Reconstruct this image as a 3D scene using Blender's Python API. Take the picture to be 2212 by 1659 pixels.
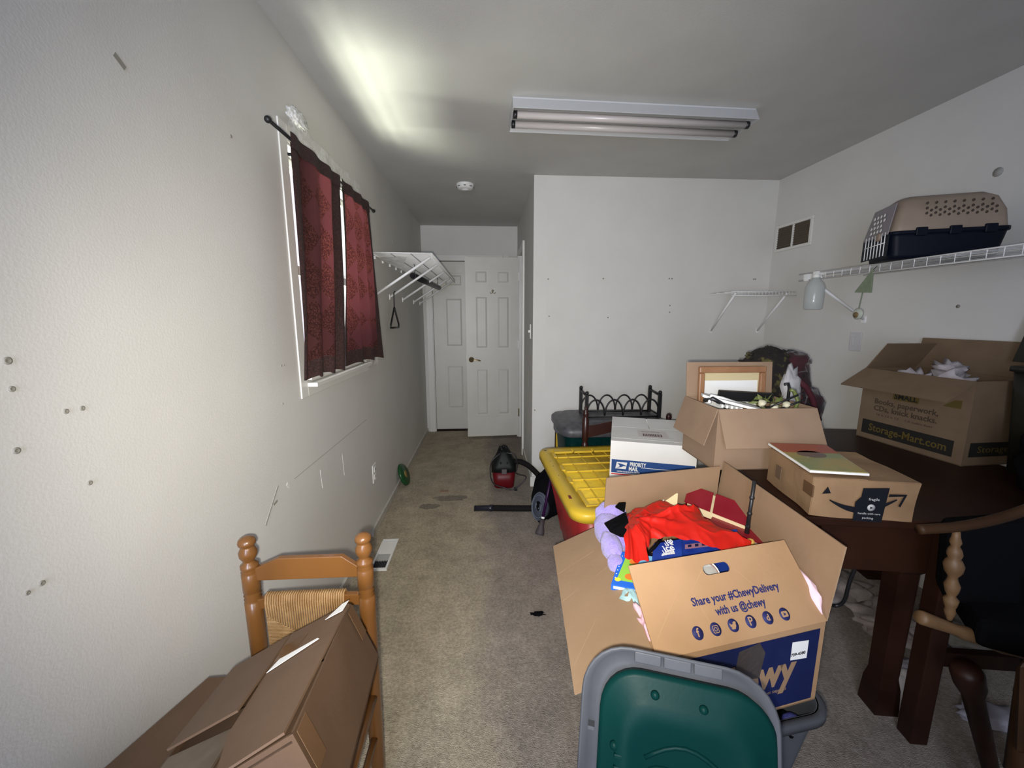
import bpy, bmesh, math, random
from mathutils import Vector as V, Matrix, noise
random.seed(7)
S=bpy.context.scene
for o in list(bpy.data.objects): bpy.data.objects.remove(o)
C=S.collection
# ---------------------------------------------------------------- camera
cd=bpy.data.cameras.new('camera'); cam=bpy.data.objects.new('camera',cd); C.objects.link(cam); S.camera=cam
cd.sensor_fit='HORIZONTAL'; cd.sensor_width=36; cd.lens=36*858.3/2212; cd.clip_start=.02
cam.location=(0,0,1.396); cam.rotation_euler=(math.radians(90-9.461),0,math.radians(-3.447))
# ---------------------------------------------------------------- light, world, exposure
S.view_settings.view_transform='Standard'; S.view_settings.look='None'; S.view_settings.gamma=1
S.view_settings.use_curve_mapping=False; S.view_settings.exposure=0.0
w=bpy.data.worlds.new('sky'); S.world=w; w.use_nodes=True
w.node_tree.nodes['Background'].inputs[0].default_value=(.86,.84,1,1); w.node_tree.nodes['Background'].inputs[1].default_value=1.5
def lamp(name,kind,loc,target,power,col,**k):
    l=bpy.data.lights.new(name,kind); l.energy=power; l.color=col
    for a,b in k.items(): setattr(l,a,b)
    o=bpy.data.objects.new(name,l); C.objects.link(o); o.location=loc
    o.rotation_euler=(V(target)-V(loc)).to_track_quat('-Z','Y').to_euler(); return o
# cool fill lamp added behind the camera; the rear opening is made up
lamp('rear_fill','AREA',(-.40,-1.42,1.45),(-.80,.55,1.25),52,(.68,.78,1),shape='RECTANGLE',size=.6,size_y=1.5)
# the phone's own lamp, next to its lens
lamp('phone_lamp','SPOT',(-.02,-.01,1.372),(.174,2.9,.89),146,(1,.955,.85),spot_size=math.radians(124),spot_blend=1.0,shadow_soft_size=.012)
# sunlight thrown up by a bright surface on the ground outside the window
lamp('reflected_sun','AREA',(-1.72,1.98,.25),(-.80,2.0,2.1),76,(.95,1,.80),shape='RECTANGLE',size=.95,size_y=1.7,spread=math.radians(70))

# ---------------------------------------------------------------- helpers
def mat(name,col,rough=.6,col2=None,scale=8,bump=0,bscale=None,metal=0,coat=0,spec=.5,detail=4,lo=.35,hi=.65,stretch=None,alpha=None,trans=0,sheen=0):
    m=bpy.data.materials.new(name); m.use_nodes=True; nt=m.node_tree; b=nt.nodes['Principled BSDF']
    b.inputs['Base Color'].default_value=(*col,1); b.inputs['Roughness'].default_value=rough; b.inputs['Metallic'].default_value=metal
    b.inputs['Coat Weight'].default_value=coat; b.inputs['Specular IOR Level'].default_value=spec
    b.inputs['Transmission Weight'].default_value=trans; b.inputs['Sheen Weight'].default_value=sheen
    if alpha is not None: b.inputs['Alpha'].default_value=alpha
    tc=nt.nodes.new('ShaderNodeTexCoord'); src=tc.outputs['Object']
    if stretch:
        mp=nt.nodes.new('ShaderNodeMapping'); mp.inputs['Scale'].default_value=stretch; nt.links.new(src,mp.inputs[0]); src=mp.outputs[0]
    if col2:
        n=nt.nodes.new('ShaderNodeTexNoise'); n.inputs['Scale'].default_value=scale; n.inputs['Detail'].default_value=detail
        r=nt.nodes.new('ShaderNodeValToRGB'); r.color_ramp.elements[0].position=lo; r.color_ramp.elements[1].position=hi
        r.color_ramp.elements[0].color=(*col,1); r.color_ramp.elements[1].color=(*col2,1)
        nt.links.new(src,n.inputs[0]); nt.links.new(n.outputs[0],r.inputs[0]); nt.links.new(r.outputs[0],b.inputs['Base Color'])
    if bump:
        n=nt.nodes.new('ShaderNodeTexNoise'); n.inputs['Scale'].default_value=bscale or scale; n.inputs['Detail'].default_value=3
        bn=nt.nodes.new('ShaderNodeBump'); bn.inputs['Strength'].default_value=bump; bn.inputs['Distance'].default_value=.01
        nt.links.new(src,n.inputs[0]); nt.links.new(n.outputs[0],bn.inputs['Height']); nt.links.new(bn.outputs[0],b.inputs['Normal'])
    return m
class MB:
    def __init__(s): s.v=[]; s.f=[]; s.sm=[]
    def add(s,vs,fs,smooth=False):
        n=len(s.v); s.v+= [V(p) for p in vs]
        for f in fs: s.f.append([i+n for i in f]); s.sm.append(smooth)
        return s
    def hexa(s,p):   # p: 4 bottom + 4 top corners
        return s.add(p,[(3,2,1,0),(4,5,6,7),(0,1,5,4),(1,2,6,5),(2,3,7,6),(3,0,4,7)])
    def box(s,a,b):
        (x0,y0,z0),(x1,y1,z1)=a,b
        return s.hexa([(x0,y0,z0),(x1,y0,z0),(x1,y1,z0),(x0,y1,z0),(x0,y0,z1),(x1,y0,z1),(x1,y1,z1),(x0,y1,z1)])
    def frame(s,o,u,v,w):  # parallelepiped
        o,u,v,w=map(V,(o,u,v,w)); return s.hexa([o,o+u,o+u+v,o+v,o+w,o+u+w,o+u+v+w,o+v+w])
    def slab(s,pts,t):     # polygon thickened by t along its normal
        p=[V(q) for q in pts]; n=(p[1]-p[0]).cross(p[-1]-p[0]).normalized()*t; k=len(p)
        return s.add(p+[q+n for q in p],[tuple(range(k))[::-1],tuple(range(k,2*k))]+[(i,(i+1)%k,(i+1)%k+k,i+k) for i in range(k)])
    def ringwalk(s,rings,close=True,caps=True,smooth=True):
        k=len(rings[0]); vs=[p for r in rings for p in r]; fs=[]
        for i in range(len(rings)-1):
            for j in range(k if close else k-1):
                a=i*k+j; b=i*k+(j+1)%k; fs.append((a,b,b+k,a+k))
        if caps: fs+= [tuple(range(k))[::-1],tuple(range((len(rings)-1)*k,len(rings)*k))]
        return s.add(vs,fs,smooth)
    def tube(s,pts,r,seg=8,caps=True):
        p=[V(q) for q in pts]; rr=r if isinstance(r,(list,tuple)) else [r]*len(p); rings=[]; up=None
        for i,q in enumerate(p):
            d=(p[min(i+1,len(p)-1)]-p[max(i-1,0)]).normalized()
            if up is None: up=d.orthogonal().normalized()
            up=(up-d*up.dot(d)).normalized(); sd=d.cross(up)
            rings.append([q+(up*math.cos(2*math.pi*j/seg)+sd*math.sin(2*math.pi*j/seg))*rr[i] for j in range(seg)])
        return s.ringwalk(rings,caps=caps)
    def lathe(s,base,axis,prof,seg=14):  # prof: (radius, distance along axis)
        b=V(base); a=V(axis).normalized(); u=a.orthogonal().normalized(); v=a.cross(u)
        return s.ringwalk([[b+a*h+(u*math.cos(2*math.pi*j/seg)+v*math.sin(2*math.pi*j/seg))*max(r,.0004) for j in range(seg)] for r,h in prof])
    def grid(s,fn,nu,nv,smooth=True):
        vs=[fn(i/nu,j/nv) for j in range(nv+1) for i in range(nu+1)]
        return s.add(vs,[(j*(nu+1)+i,j*(nu+1)+i+1,(j+1)*(nu+1)+i+1,(j+1)*(nu+1)+i) for j in range(nv) for i in range(nu)],smooth)
    def blob(s,c,r,amp=.15,fr=6,sub=3,seed=0):
        bm=bmesh.new(); bmesh.ops.create_icosphere(bm,subdivisions=sub,radius=1); r=V(r) if not isinstance(r,(int,float)) else V((r,r,r))
        vs=[]
        for q in bm.verts:
            k=1+amp*noise.noise(q.co*fr*.4+V((seed,seed*1.7,seed*.3)))*2
            vs.append(V(c)+V((q.co.x*r.x,q.co.y*r.y,q.co.z*r.z))*k)
        bm.verts.index_update(); fs=[tuple(x.index for x in f.verts) for f in bm.faces]; bm.free()
        return s.add(vs,fs,True)
    XF=None
    def build(s,name,m,parent=None,thick=0,bevel=0,origin=None,sub=0,kind=None):
        if MB.XF: s.v=[MB.XF(p) for p in s.v]
        o0=V(origin) if origin is not None else (V(root_loc(parent)) if parent else None)
        if o0 is None:
            xs=[p.x for p in s.v]; ys=[p.y for p in s.v]; zs=[p.z for p in s.v]
            o0=V(((min(xs)+max(xs))/2,(min(ys)+max(ys))/2,min(zs)))
        me=bpy.data.meshes.new(name); me.from_pydata([tuple(p-o0) for p in s.v],[],s.f)
        me.polygons.foreach_set('use_smooth',s.sm); me.materials.append(m)
        bm=bmesh.new(); bm.from_mesh(me); bmesh.ops.recalc_face_normals(bm,faces=bm.faces); bm.to_mesh(me); bm.free()
        o=bpy.data.objects.new(name,me); C.objects.link(o)
        if parent: o.parent=parent
        else: o.location=o0
        if thick: q=o.modifiers.new('t','SOLIDIFY'); q.thickness=thick; q.offset=0
        if bevel: q=o.modifiers.new('b','BEVEL'); q.width=bevel; q.segments=2; q.limit_method='ANGLE'
        if sub: q=o.modifiers.new('s','SUBSURF'); q.levels=sub; q.render_levels=sub
        if kind: o['kind']=kind
        return o
def root_loc(o):
    while o.parent: o=o.parent
    return o.location
def thing(name,label,cat,loc,group=None):
    o=bpy.data.objects.new(name,None); C.objects.link(o); o.location=loc; o.empty_display_size=.05; return tag(o,label,cat,group)
def tag(o,label,cat,group=None):
    o['label']=label; o['category']=cat
    if group: o['group']=group
    return o
def struct(o): o['kind']='structure'; return o
def dup(root,loc,label=None):
    r=root.copy(); C.objects.link(r); r.location=loc
    if label: r['label']=label
    for ch in list(root.children):
        c=ch.copy(); C.objects.link(c); c.parent=r
        for g in ch.children:
            d=g.copy(); C.objects.link(d); d.parent=c
    return r
def B(a,b): return MB().box(a,b)
def text(name,body,center,u,up,size,m,parent,bold=0.0,maxw=None,sx=1):
    cu=bpy.data.curves.new('t','FONT'); cu.body=body; cu.size=size; cu.align_x='CENTER'; cu.align_y='CENTER'; cu.offset=bold; cu.resolution_u=2; cu.extrude=.0002
    t=bpy.data.objects.new('t',cu); C.objects.link(t); dg=bpy.context.evaluated_depsgraph_get(); dg.update()
    me=bpy.data.meshes.new_from_object(t.evaluated_get(dg)); bpy.data.objects.remove(t); bpy.data.curves.remove(cu)
    u=V(u).normalized(); up=V(up); up=(up-u*up.dot(u)).normalized(); n=u.cross(up); c=V(center)-V(root_loc(parent))
    xs=[q.co.x for q in me.vertices]; wd=(max(xs)-min(xs)) or 1; k=sx
    if maxw: k=maxw/wd
    for q in me.vertices: q.co=c+u*q.co.x*k+up*q.co.y+n*q.co.z
    me.materials.clear(); me.materials.append(m); o=bpy.data.objects.new(name,me); C.objects.link(o); o.parent=parent; return o
def poly(name,pts,center,u,up,m,parent,t=.0004):
    u=V(u).normalized(); up=V(up); up=(up-u*up.dot(u)).normalized(); c=V(center)
    return MB().slab([c+u*x+up*y for x,y in pts],t).build(name,m,parent)
def circ(r,n=24,cx=0,cy=0): return [(cx+r*math.cos(2*math.pi*i/n),cy+r*math.sin(2*math.pi*i/n)) for i in range(n)]
def rrect(hw,hh,r,n=6):
    out=[]
    for cx,cy,a0 in ((hw-r,hh-r,0),(-hw+r,hh-r,90),(-hw+r,-hh+r,180),(hw-r,-hh+r,270)):
        for i in range(n+1):
            a=math.radians(a0+90*i/n); out.append((cx+r*math.cos(a),cy+r*math.sin(a)))
    return out
def lerp(a,b,t): return V(a)*(1-t)+V(b)*t

# ---------------------------------------------------------------- materials
WALL=mat('wall_paint',(.62,.605,.575),.7,(.65,.635,.605),3,.05,180)
CEIL=mat('ceiling_paint',(.49,.485,.465),.8,(.52,.515,.495),4,.06,200)
TRIM=mat('trim_white',(.70,.69,.65),.35)
DOORM=mat('door_white',(.62,.60,.54),.4,(.65,.63,.57),6)
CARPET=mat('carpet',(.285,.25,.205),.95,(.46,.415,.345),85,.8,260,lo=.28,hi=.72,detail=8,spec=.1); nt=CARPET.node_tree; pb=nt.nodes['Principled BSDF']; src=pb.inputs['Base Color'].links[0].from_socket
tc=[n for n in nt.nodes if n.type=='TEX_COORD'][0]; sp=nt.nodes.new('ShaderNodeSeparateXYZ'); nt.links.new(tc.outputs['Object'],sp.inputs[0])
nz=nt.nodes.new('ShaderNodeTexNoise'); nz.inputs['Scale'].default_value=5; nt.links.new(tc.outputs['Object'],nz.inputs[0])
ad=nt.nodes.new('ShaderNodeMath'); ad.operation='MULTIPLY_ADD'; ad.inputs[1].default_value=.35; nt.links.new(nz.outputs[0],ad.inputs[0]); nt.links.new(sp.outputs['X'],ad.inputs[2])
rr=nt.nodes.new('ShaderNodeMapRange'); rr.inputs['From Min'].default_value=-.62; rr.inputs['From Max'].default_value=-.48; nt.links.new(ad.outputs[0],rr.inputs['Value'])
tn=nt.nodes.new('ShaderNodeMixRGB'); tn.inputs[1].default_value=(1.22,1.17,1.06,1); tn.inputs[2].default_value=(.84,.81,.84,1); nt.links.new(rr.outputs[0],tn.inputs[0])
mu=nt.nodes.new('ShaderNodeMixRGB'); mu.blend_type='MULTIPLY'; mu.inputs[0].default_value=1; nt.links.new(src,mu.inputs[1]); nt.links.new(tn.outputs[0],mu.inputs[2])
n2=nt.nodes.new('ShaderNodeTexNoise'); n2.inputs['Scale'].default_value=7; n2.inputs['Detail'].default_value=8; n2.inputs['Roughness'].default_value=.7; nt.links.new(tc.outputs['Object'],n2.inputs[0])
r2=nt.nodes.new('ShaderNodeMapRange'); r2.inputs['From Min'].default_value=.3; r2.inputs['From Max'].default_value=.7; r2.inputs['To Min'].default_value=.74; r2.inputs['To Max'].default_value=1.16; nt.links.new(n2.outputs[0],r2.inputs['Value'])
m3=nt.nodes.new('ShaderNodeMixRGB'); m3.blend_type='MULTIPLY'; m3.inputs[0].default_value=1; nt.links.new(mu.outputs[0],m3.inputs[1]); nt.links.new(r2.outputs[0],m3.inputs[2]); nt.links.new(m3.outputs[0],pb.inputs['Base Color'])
BASE=mat('baseboard_paint',(.46,.44,.39),.5,(.55,.53,.48),20)
WHITE=mat('white_enamel',(.78,.78,.78),.35)
WHITEP=mat('white_plastic',(.74,.74,.72),.3)
CARD=mat('cardboard',(.40,.275,.18),.75,(.46,.32,.215),14,.05,90)
CARDIN=mat('cardboard_plain',(.265,.175,.115),.8,(.29,.195,.128),10,.05,90)
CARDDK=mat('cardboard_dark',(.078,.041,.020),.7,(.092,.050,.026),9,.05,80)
TAPE=mat('packing_tape',(.12,.068,.036),.15)
PAPER=mat('white_paper',(.78,.78,.77),.6)
NAVY=mat('navy_print',(.006,.011,.058),.6,(.008,.014,.068),20,spec=.2)
NAVYT=mat('navy_ink',(.020,.023,.10),.6,spec=.2)
TANINK=mat('tan_print',(.26,.165,.095),.7)
PINE=mat('honey_pine',(.110,.045,.011),.32,(.165,.068,.017),6,.02,40,stretch=(1,1,.15),coat=.25)
RUSH=mat('woven_rush',(.23,.125,.045),.7,(.32,.19,.08),30,.2,150)
DARKW=mat('dark_wood',(.016,.0055,.0035),.45,(.030,.011,.006),5,.03,40,stretch=(1,.2,1),spec=.2)
LWOOD=mat('turned_wood',(.12,.063,.025),.55,(.155,.085,.036),10)
BLACKM=mat('black_iron',(.012,.012,.013),.45,metal=.2)
BLACKP=mat('black_plastic',(.014,.014,.016),.4)
CHAR=mat('charcoal_plastic',(.055,.055,.065),.45,(.09,.09,.1),25,.05,60)
BLACKF=mat('black_cloth',(.004,.004,.005),.95,spec=.05)
TEAL=mat('green_plastic',(.0012,.019,.018),.42,(.0016,.022,.020),5,.02,120,spec=.07)
GREY=mat('grey_plastic',(.050,.053,.062),.45,(.062,.066,.076),8,.03,90,spec=.2)
YEL=mat('yellow_plastic',(.68,.46,.03),.4,(.64,.43,.035),10,.02,60)
YELD=mat('dusty_yellow_plastic',(.54,.365,.03),.6,(.68,.46,.025),22,.05,70,lo=.3,hi=.6)
RED=mat('red_plastic',(.25,.008,.012),.35,(.38,.016,.02),7)
VRED=mat('vacuum_red',(.11,.005,.008),.4,spec=.2)
SATIN=mat('red_satin',(.52,.011,.005),.36,spec=.5)
LAV=mat('lavender_plush',(.30,.235,.66),.95,(.38,.31,.74),26,.6,160,sheen=.5)
BLUEB=mat('blue_box',(.01,.028,.22),.3,(.02,.06,.36),14)
PURP=mat('purple_metal',(.022,.004,.032),.35,spec=.2)
NICK=mat('satin_brass',(.50,.42,.27),.25,metal=1)
GLASSM=mat('window_glass',(1,1,1),0); nt=GLASSM.node_tree
_t=nt.nodes.new('ShaderNodeBsdfTransparent'); _g=nt.nodes.new('ShaderNodeBsdfGlossy'); _x=nt.nodes.new('ShaderNodeMixShader'); _g.inputs['Roughness'].default_value=.02
_x.inputs[0].default_value=.06; nt.links.new(_t.outputs[0],_x.inputs[1]); nt.links.new(_g.outputs[0],_x.inputs[2]); nt.links.new(_x.outputs[0],nt.nodes['Material Output'].inputs[0])
FILM=mat('plastic_film',(.85,.84,.82),.2,bump=.5,bscale=30); nt=FILM.node_tree
_t=nt.nodes.new('ShaderNodeBsdfTransparent'); _x=nt.nodes.new('ShaderNodeMixShader'); _x.inputs[0].default_value=.6
nt.links.new(_t.outputs[0],_x.inputs[1]); nt.links.new(nt.nodes['Principled BSDF'].outputs[0],_x.inputs[2]); nt.links.new(_x.outputs[0],nt.nodes['Material Output'].inputs[0])
DTAPE=mat('dull_tape',(.06,.05,.05),.12,bump=.4,bscale=40,alpha=.8)
CLEAR=mat('clear_plastic',(.50,.53,.52),.15,alpha=.5)

# ---------------------------------------------------------------- room shell
XL,XR,YB,YC,XC,H,YN=-.76,2.253,4.836,3.143,.354,2.44,-1.5
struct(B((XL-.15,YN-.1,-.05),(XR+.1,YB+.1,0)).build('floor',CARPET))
struct(B((XL-.15,YN-.1,H),(XR+.1,YB+.1,H+.08)).build('ceiling',CEIL))
WY0,WY1,WZ0,WZ1=1.69,2.50,1.14,2.06
m=MB(); m.box((XL-.12,YN,0),(XL,WY0,H)); m.box((XL-.12,WY1,0),(XL,YB,H)); m.box((XL-.12,WY0,0),(XL,WY1,WZ0)); m.box((XL-.12,WY0,WZ1),(XL,WY1,H))
wl=struct(m.build('wall_left',WALL))
wr=struct(B((XR,YN,0),(XR+.1,YB,H)).build('wall_right',WALL))
wb=struct(B((XC+.1,YC,0),(XR,YC+.1,H)).build('wall_back',WALL))
DY0,DY1,DZ=3.98,4.56,2.07
m=MB(); m.box((XC,YC,0),(XC+.1,DY0,H)); m.box((XC,DY1,0),(XC+.1,YB,H)); m.box((XC,DY0,DZ),(XC+.1,DY1,H)); wh=struct(m.build('wall_hall_right',WALL))
m=MB(); m.box((XL,YB,0),(-.66,YB+.1,H)); m.box((.19,YB,0),(XC,YB+.1,H)); m.box((-.66,YB,2.05),(.19,YB+.1,H)); m.box((-.66,YB+.07,-.01),(.19,YB+.1,2.06)); wf=struct(m.build('wall_far',WALL))  # last box is added behind the far door to stop sky light leaking under
struct(B((XC,YB,0),(XR,YB+.1,H)).build('wall_closet_far',WALL))
m=MB(); RX0,RX1,RZ1=-.74,-.10,2.22
m.box((XL,YN-.1,0),(RX0,YN,H)); m.box((RX1,YN-.1,0),(XR,YN,H)); m.box((RX0,YN-.1,RZ1),(RX1,YN,H)); struct(m.build('wall_rear',WALL))  # opening made up in this unseen wall for the fill lamp
# marks of use on the left wall and the back wall
PLUG=mat('wall_plug',(.27,.255,.22),.7); PATCH=mat('bare_plaster',(.68,.68,.66),.8); SCUFF=mat('scuff_line',(.36,.35,.33),.7)
for i,(y,z,r) in enumerate([(.673,1.329,.008),(.671,1.284,.006),(.66,1.185,.007),(.744,1.23,.006),(.773,1.229,.006),(.762,1.086,.006),(.634,.95,.005),(.656,.952,.006),(1.338,1.93,.006),(1.5,1.222,.005),(1.52,1.222,.004),(1.484,1.083,.005)]):
    r*=.78; MB().lathe((XL-.001,y,z),(1,0,0),[(r,0),(r,.003),(r*.6,.0035),(r*.3,.002)],10).build('wall_plug',PLUG,wl)
for (y0,z0,y1,z1,wd,mm) in [(1.515,.776,2.45,.772,.0012,SCUFF),(.962,1.93,.985,1.915,.006,PLUG),(1.30,.70,1.40,.80,.004,SCUFF),(1.46,.78,1.475,.762,.006,PATCH),(1.75,.72,1.76,.63,.002,PATCH),(2.02,.70,2.03,.58,.0015,PATCH),(3.37,2.02,3.40,1.99,.003,PATCH),(1.36,.745,1.385,.75,.004,PLUG)]:
    d=V((0,y1-y0,z1-z0)).normalized(); n=V((0,-d.z,d.y))*wd
    MB().slab([V((XL,y0,z0))-n,V((XL,y1,z1))-n,V((XL,y1,z1))+n,V((XL,y0,z0))+n],.0012 if d.y>0 else .0012).build('wall_scratch',mm,wl)
for (x,z) in [(.469,1.691),(.902,1.697),(1.43,1.70),(1.452,1.70),(2.12,1.70),(2.135,1.70),(.481,1.408),(.951,1.398),(1.449,1.492),(.375,.653),(1.449,1.44)]:
    MB().lathe((x,YC+.001,z),(0,-1,0),[(.006,0),(.006,.003),(.003,.0035)],8).build('wall_plug',PLUG,wb)
for (y,z,r) in [(1.809,1.45,.009),(1.75,2.03,.02)]:
    MB().lathe((XR+.001,y,z),(-1,0,0),[(r,0),(r,.002)],10).build('wall_patch',PLUG if r<.01 else SCUFF,wr)
# baseboards
struct(B((XL,YN,0),(XL+.012,2.05,.05)).build('baseboard_left',BASE))
struct(B((XL,2.42,0),(XL+.012,YB,.045)).build('baseboard_left',BASE))
struct(B((XC-.012,YC-.012,0),(XR,YC,.085)).build('baseboard_back',TRIM))
struct(B((XC-.012,YC,0),(XC,3.86,.085)).build('baseboard_hall',BASE))

# ---------------------------------------------------------------- left window
wn=B((XL-.10,WY0,WZ0),(XL-.06,WY0+.04,WZ1)).box((XL-.10,WY1-.04,WZ0),(XL-.06,WY1,WZ1)).box((XL-.10,WY0+.04,WZ0),(XL-.06,WY1-.04,WZ0+.04)).box((XL-.10,WY0+.04,WZ1-.04),(XL-.06,WY1-.04,WZ1)).box((XL-.095,WY0+.04,1.58),(XL-.065,WY1-.04,1.62)).build('window_1',WHITEP); struct(wn)
for z0,z1 in ((WZ0+.04,1.58),(1.62,WZ1-.04)): B((XL-.084,WY0+.04,z0),(XL-.078,WY1-.04,z1)).build('window_pane',GLASSM,wn)
MB().box((XL-.12,WY0-.001,WZ0-.001),(XL,WY0+.008,WZ1)).box((XL-.12,WY1-.008,WZ0),(XL,WY1,WZ1)).box((XL-.12,WY0,WZ1-.008),(XL,WY1,WZ1)).box((XL-.12,WY0,WZ0-.001),(XL,WY1,WZ0+.008)).build('window_jamb',WHITEP,wn)
CW=.06
def casing(bx,by,nm='casing'): return B(bx,by).build(nm,TRIM,wn,bevel=.002)
casing((XL,WY0-CW,1.07),(XL+.006,WY0,2.12)); casing((XL,WY1,1.07),(XL+.006,WY1+CW,2.12))
casing((XL,WY0,WZ1),(XL+.006,WY1,2.12)); casing((XL,WY0,1.07),(XL+.006,WY1,WZ0-.03)); casing((XL,WY0,WZ0-.03),(XL+.045,WY1,WZ0-.012),'sill'); casing((XL-.06,WY0+.008,WZ0-.002),(XL+.02,WY1-.008,WZ0+.012),'sill_step')
# insulating film taped around the casing, bunched and torn
def film_sheet():
    mm=MB()
    mm.grid(lambda a,b:V((XL+.024+.012*noise.noise(V((a*9,b*4,1))),WY0-.02+a*.88,2.085+b*.065+.012*noise.noise(V((a*12,b*3,4))))),40,5)
    mm.grid(lambda a,b:V((XL+.03+.02*noise.noise(V((a*9,b*6,7)))-.012*b,2.50+.16*a+.06*b*a,1.42-.33*b+.03*noise.noise(V((a*7,b*5,2))))),10,20)
    return mm
fl=film_sheet().build('film_sheet',FILM,wn)
MB().blob((XL+.032,1.735,2.155),(.018,.065,.028),.28,12,4,3).build('film_bunch',FILM,wn)
# ---------------------------------------------------------------- curtains and rod
rod=thing('curtain_rod','thin dark curtain rod across the top of the left window','curtain rod',(XL+.08,2.0,2.0))
MB().tube([(XL+.08,1.405,2.008),(XL+.08,2.575,2.030)],.006,10).build('rod',BLACKM,rod)
for y,z in ((1.405,2.008),(2.575,2.03)): MB().blob((XL+.08,y,z),.011,0).build('finial',BLACKM,rod)
for y in (1.66,2.47): B((XL+.018,y-.005,1.996),(XL+.083,y+.005,2.006)).build('rod_bracket',BLACKM,rod)
CUR=bpy.data.materials.new('curtain_cloth'); CUR.use_nodes=True; nt=CUR.node_tree; N=nt.nodes; L=nt.links; pb=N['Principled BSDF']; pb.inputs['Roughness'].default_value=.75
tc=N.new('ShaderNodeTexCoord'); mp=N.new('ShaderNodeMapping'); mp.inputs['Rotation'].default_value=(math.radians(45),0,0); mp.inputs['Scale'].default_value=(0,9,9)
ck=N.new('ShaderNodeTexChecker'); ck.inputs['Scale'].default_value=1; L.new(tc.outputs['Object'],mp.inputs[0]); L.new(mp.outputs[0],ck.inputs[0])
nz=N.new('ShaderNodeTexNoise'); nz.inputs['Scale'].default_value=170; nz.inputs['Detail'].default_value=3; L.new(tc.outputs['Object'],nz.inputs[0])
rp=N.new('ShaderNodeValToRGB'); rp.color_ramp.elements[0].position=.45; rp.color_ramp.elements[1].position=.6
rp.color_ramp.elements[0].color=(.040,.010,.010,1); rp.color_ramp.elements[1].color=(.105,.034,.026,1); L.new(nz.outputs[0],rp.inputs[0])
mx=N.new('ShaderNodeMixRGB'); L.new(ck.outputs['Fac'],mx.inputs[0]); mx.inputs[1].default_value=(.085,.026,.027,1); L.new(rp.outputs[0],mx.inputs[2]); L.new(mx.outputs[0],pb.inputs['Base Color'])
tl=N.new('ShaderNodeBsdfTranslucent'); m2=N.new('ShaderNodeMixRGB'); m2.blend_type='MULTIPLY'; m2.inputs[0].default_value=1; L.new(mx.outputs[0],m2.inputs[1]); m2.inputs[2].default_value=(1,.8,.95,1); L.new(m2.outputs[0],tl.inputs[0])
ms=N.new('ShaderNodeMixShader'); ms.inputs[0].default_value=.5; L.new(pb.outputs[0],ms.inputs[1]); L.new(tl.outputs[0],ms.inputs[2]); L.new(ms.outputs[0],N['Material Output'].inputs[0])
HEM=mat('curtain_hem',(.018,.006,.006),.8,(.045,.016,.013),150,lo=.45,hi=.6)
def curtain(yt0,yt1,yb0,yb1,zb0,zb1,label,seed):
    t=thing('window_drape',label,'curtain',((XL+.08),(yt0+yt1)/2,1.15))
    def P(a,b):
        zt=2.014+.02*(yt0+a*(yt1-yt0)-1.405)/1.17; y=(yt0+a*(yt1-yt0))*(1-b)+(yb0+a*(yb1-yb0))*b
        zb=zb0+(zb1-zb0)*a+.006*math.sin(a*23+seed); z=zt*(1-b)+zb*b
        x=XL+.098+(.005+.014*b)*math.sin(a*2*math.pi*(3.2)+seed+1.5*noise.noise(V((a*2,b*1.5,seed))))+.015*b*math.sin(b*3+seed)
        return V((x,y,z))
    hx=.13
    MB().grid(lambda a,b:P(.14+a*.70,.04+b*.88),54,60).build('cloth',CUR,t)
    MB().grid(lambda a,b:P(a,.92+b*.08),60,5).build('bottom_hem',HEM,t)
    MB().grid(lambda a,b:P(a*.14,.04+b*.88),12,60).build('side_hem',HEM,t)
    MB().grid(lambda a,b:P(.84+a*.16,.04+b*.88),12,60).build('side_hem',HEM,t)
    MB().grid(lambda a,b:P(a,b*.062)+V((.003,0,0)),70,4).build('rod_pocket',HEM,t)
    return t
curtain(1.50,1.955,1.437,1.835,1.172,1.165,'burgundy patterned curtain panel nearer the camera, left of the bright gap',.4)
curtain(1.975,2.415,1.905,2.60,1.170,1.150,'burgundy patterned curtain panel farther along, right of the bright gap',2.1)

# ---------------------------------------------------------------- ceiling light, smoke detector
R0=V((.745,2.205,2.345)); FIX=mat('fixture_enamel',(.50,.51,.53),.4); ft=thing('ceiling_light','unlit white two-tube fluorescent fixture on the ceiling','light fixture',R0)
ax=V((1,.03,0)).normalized(); ay=V((-.03,1,0)); hl=.615; up=V((0,0,1))
def fx(a,b,c): return R0+ax*a+ay*b+up*c
def fbox(a0,a1,b0,b1,c0,c1): return MB().hexa([fx(a0,b0,c0),fx(a1,b0,c0),fx(a1,b1,c0),fx(a0,b1,c0),fx(a0,b0,c1),fx(a1,b0,c1),fx(a1,b1,c1),fx(a0,b1,c1)])
fbox(-hl,hl,-.09,.09,.07,.095).build('housing',FIX,ft)
MB().slab([fx(-hl,-.125,.03),fx(hl,-.125,.03),fx(hl,-.09,.085),fx(-hl,-.09,.085)],.004).build('reflector',FIX,ft)
MB().slab([fx(hl,.125,.03),fx(-hl,.125,.03),fx(-hl,.09,.085),fx(hl,.09,.085)],.004).build('reflector',FIX,ft)
for s in (-1,1): MB().slab([fx(s*hl,-.125,.03),fx(s*hl,.125,.03),fx(s*hl,.09,.095),fx(s*hl,-.09,.095)],.004*s).build('end_plate',FIX,ft)
TUBE=mat('tube_glass',(.52,.48,.47),.3)
for b in (-.05,.05):
    tb=MB().tube([fx(-hl+.02,b,.035),fx(hl-.02,b,.035)],.017,14).build('fluorescent_tube',TUBE,ft)
    for s in (-1,1): MB().tube([fx(s*(hl-.022),b,.035),fx(s*(hl-.004),b,.035)],.018,12).build('tube_cap',BLACKP,tb)
sd=thing('smoke_detector','round white smoke detector on the hall ceiling','smoke detector',(-.168,3.385,2.40))
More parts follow.
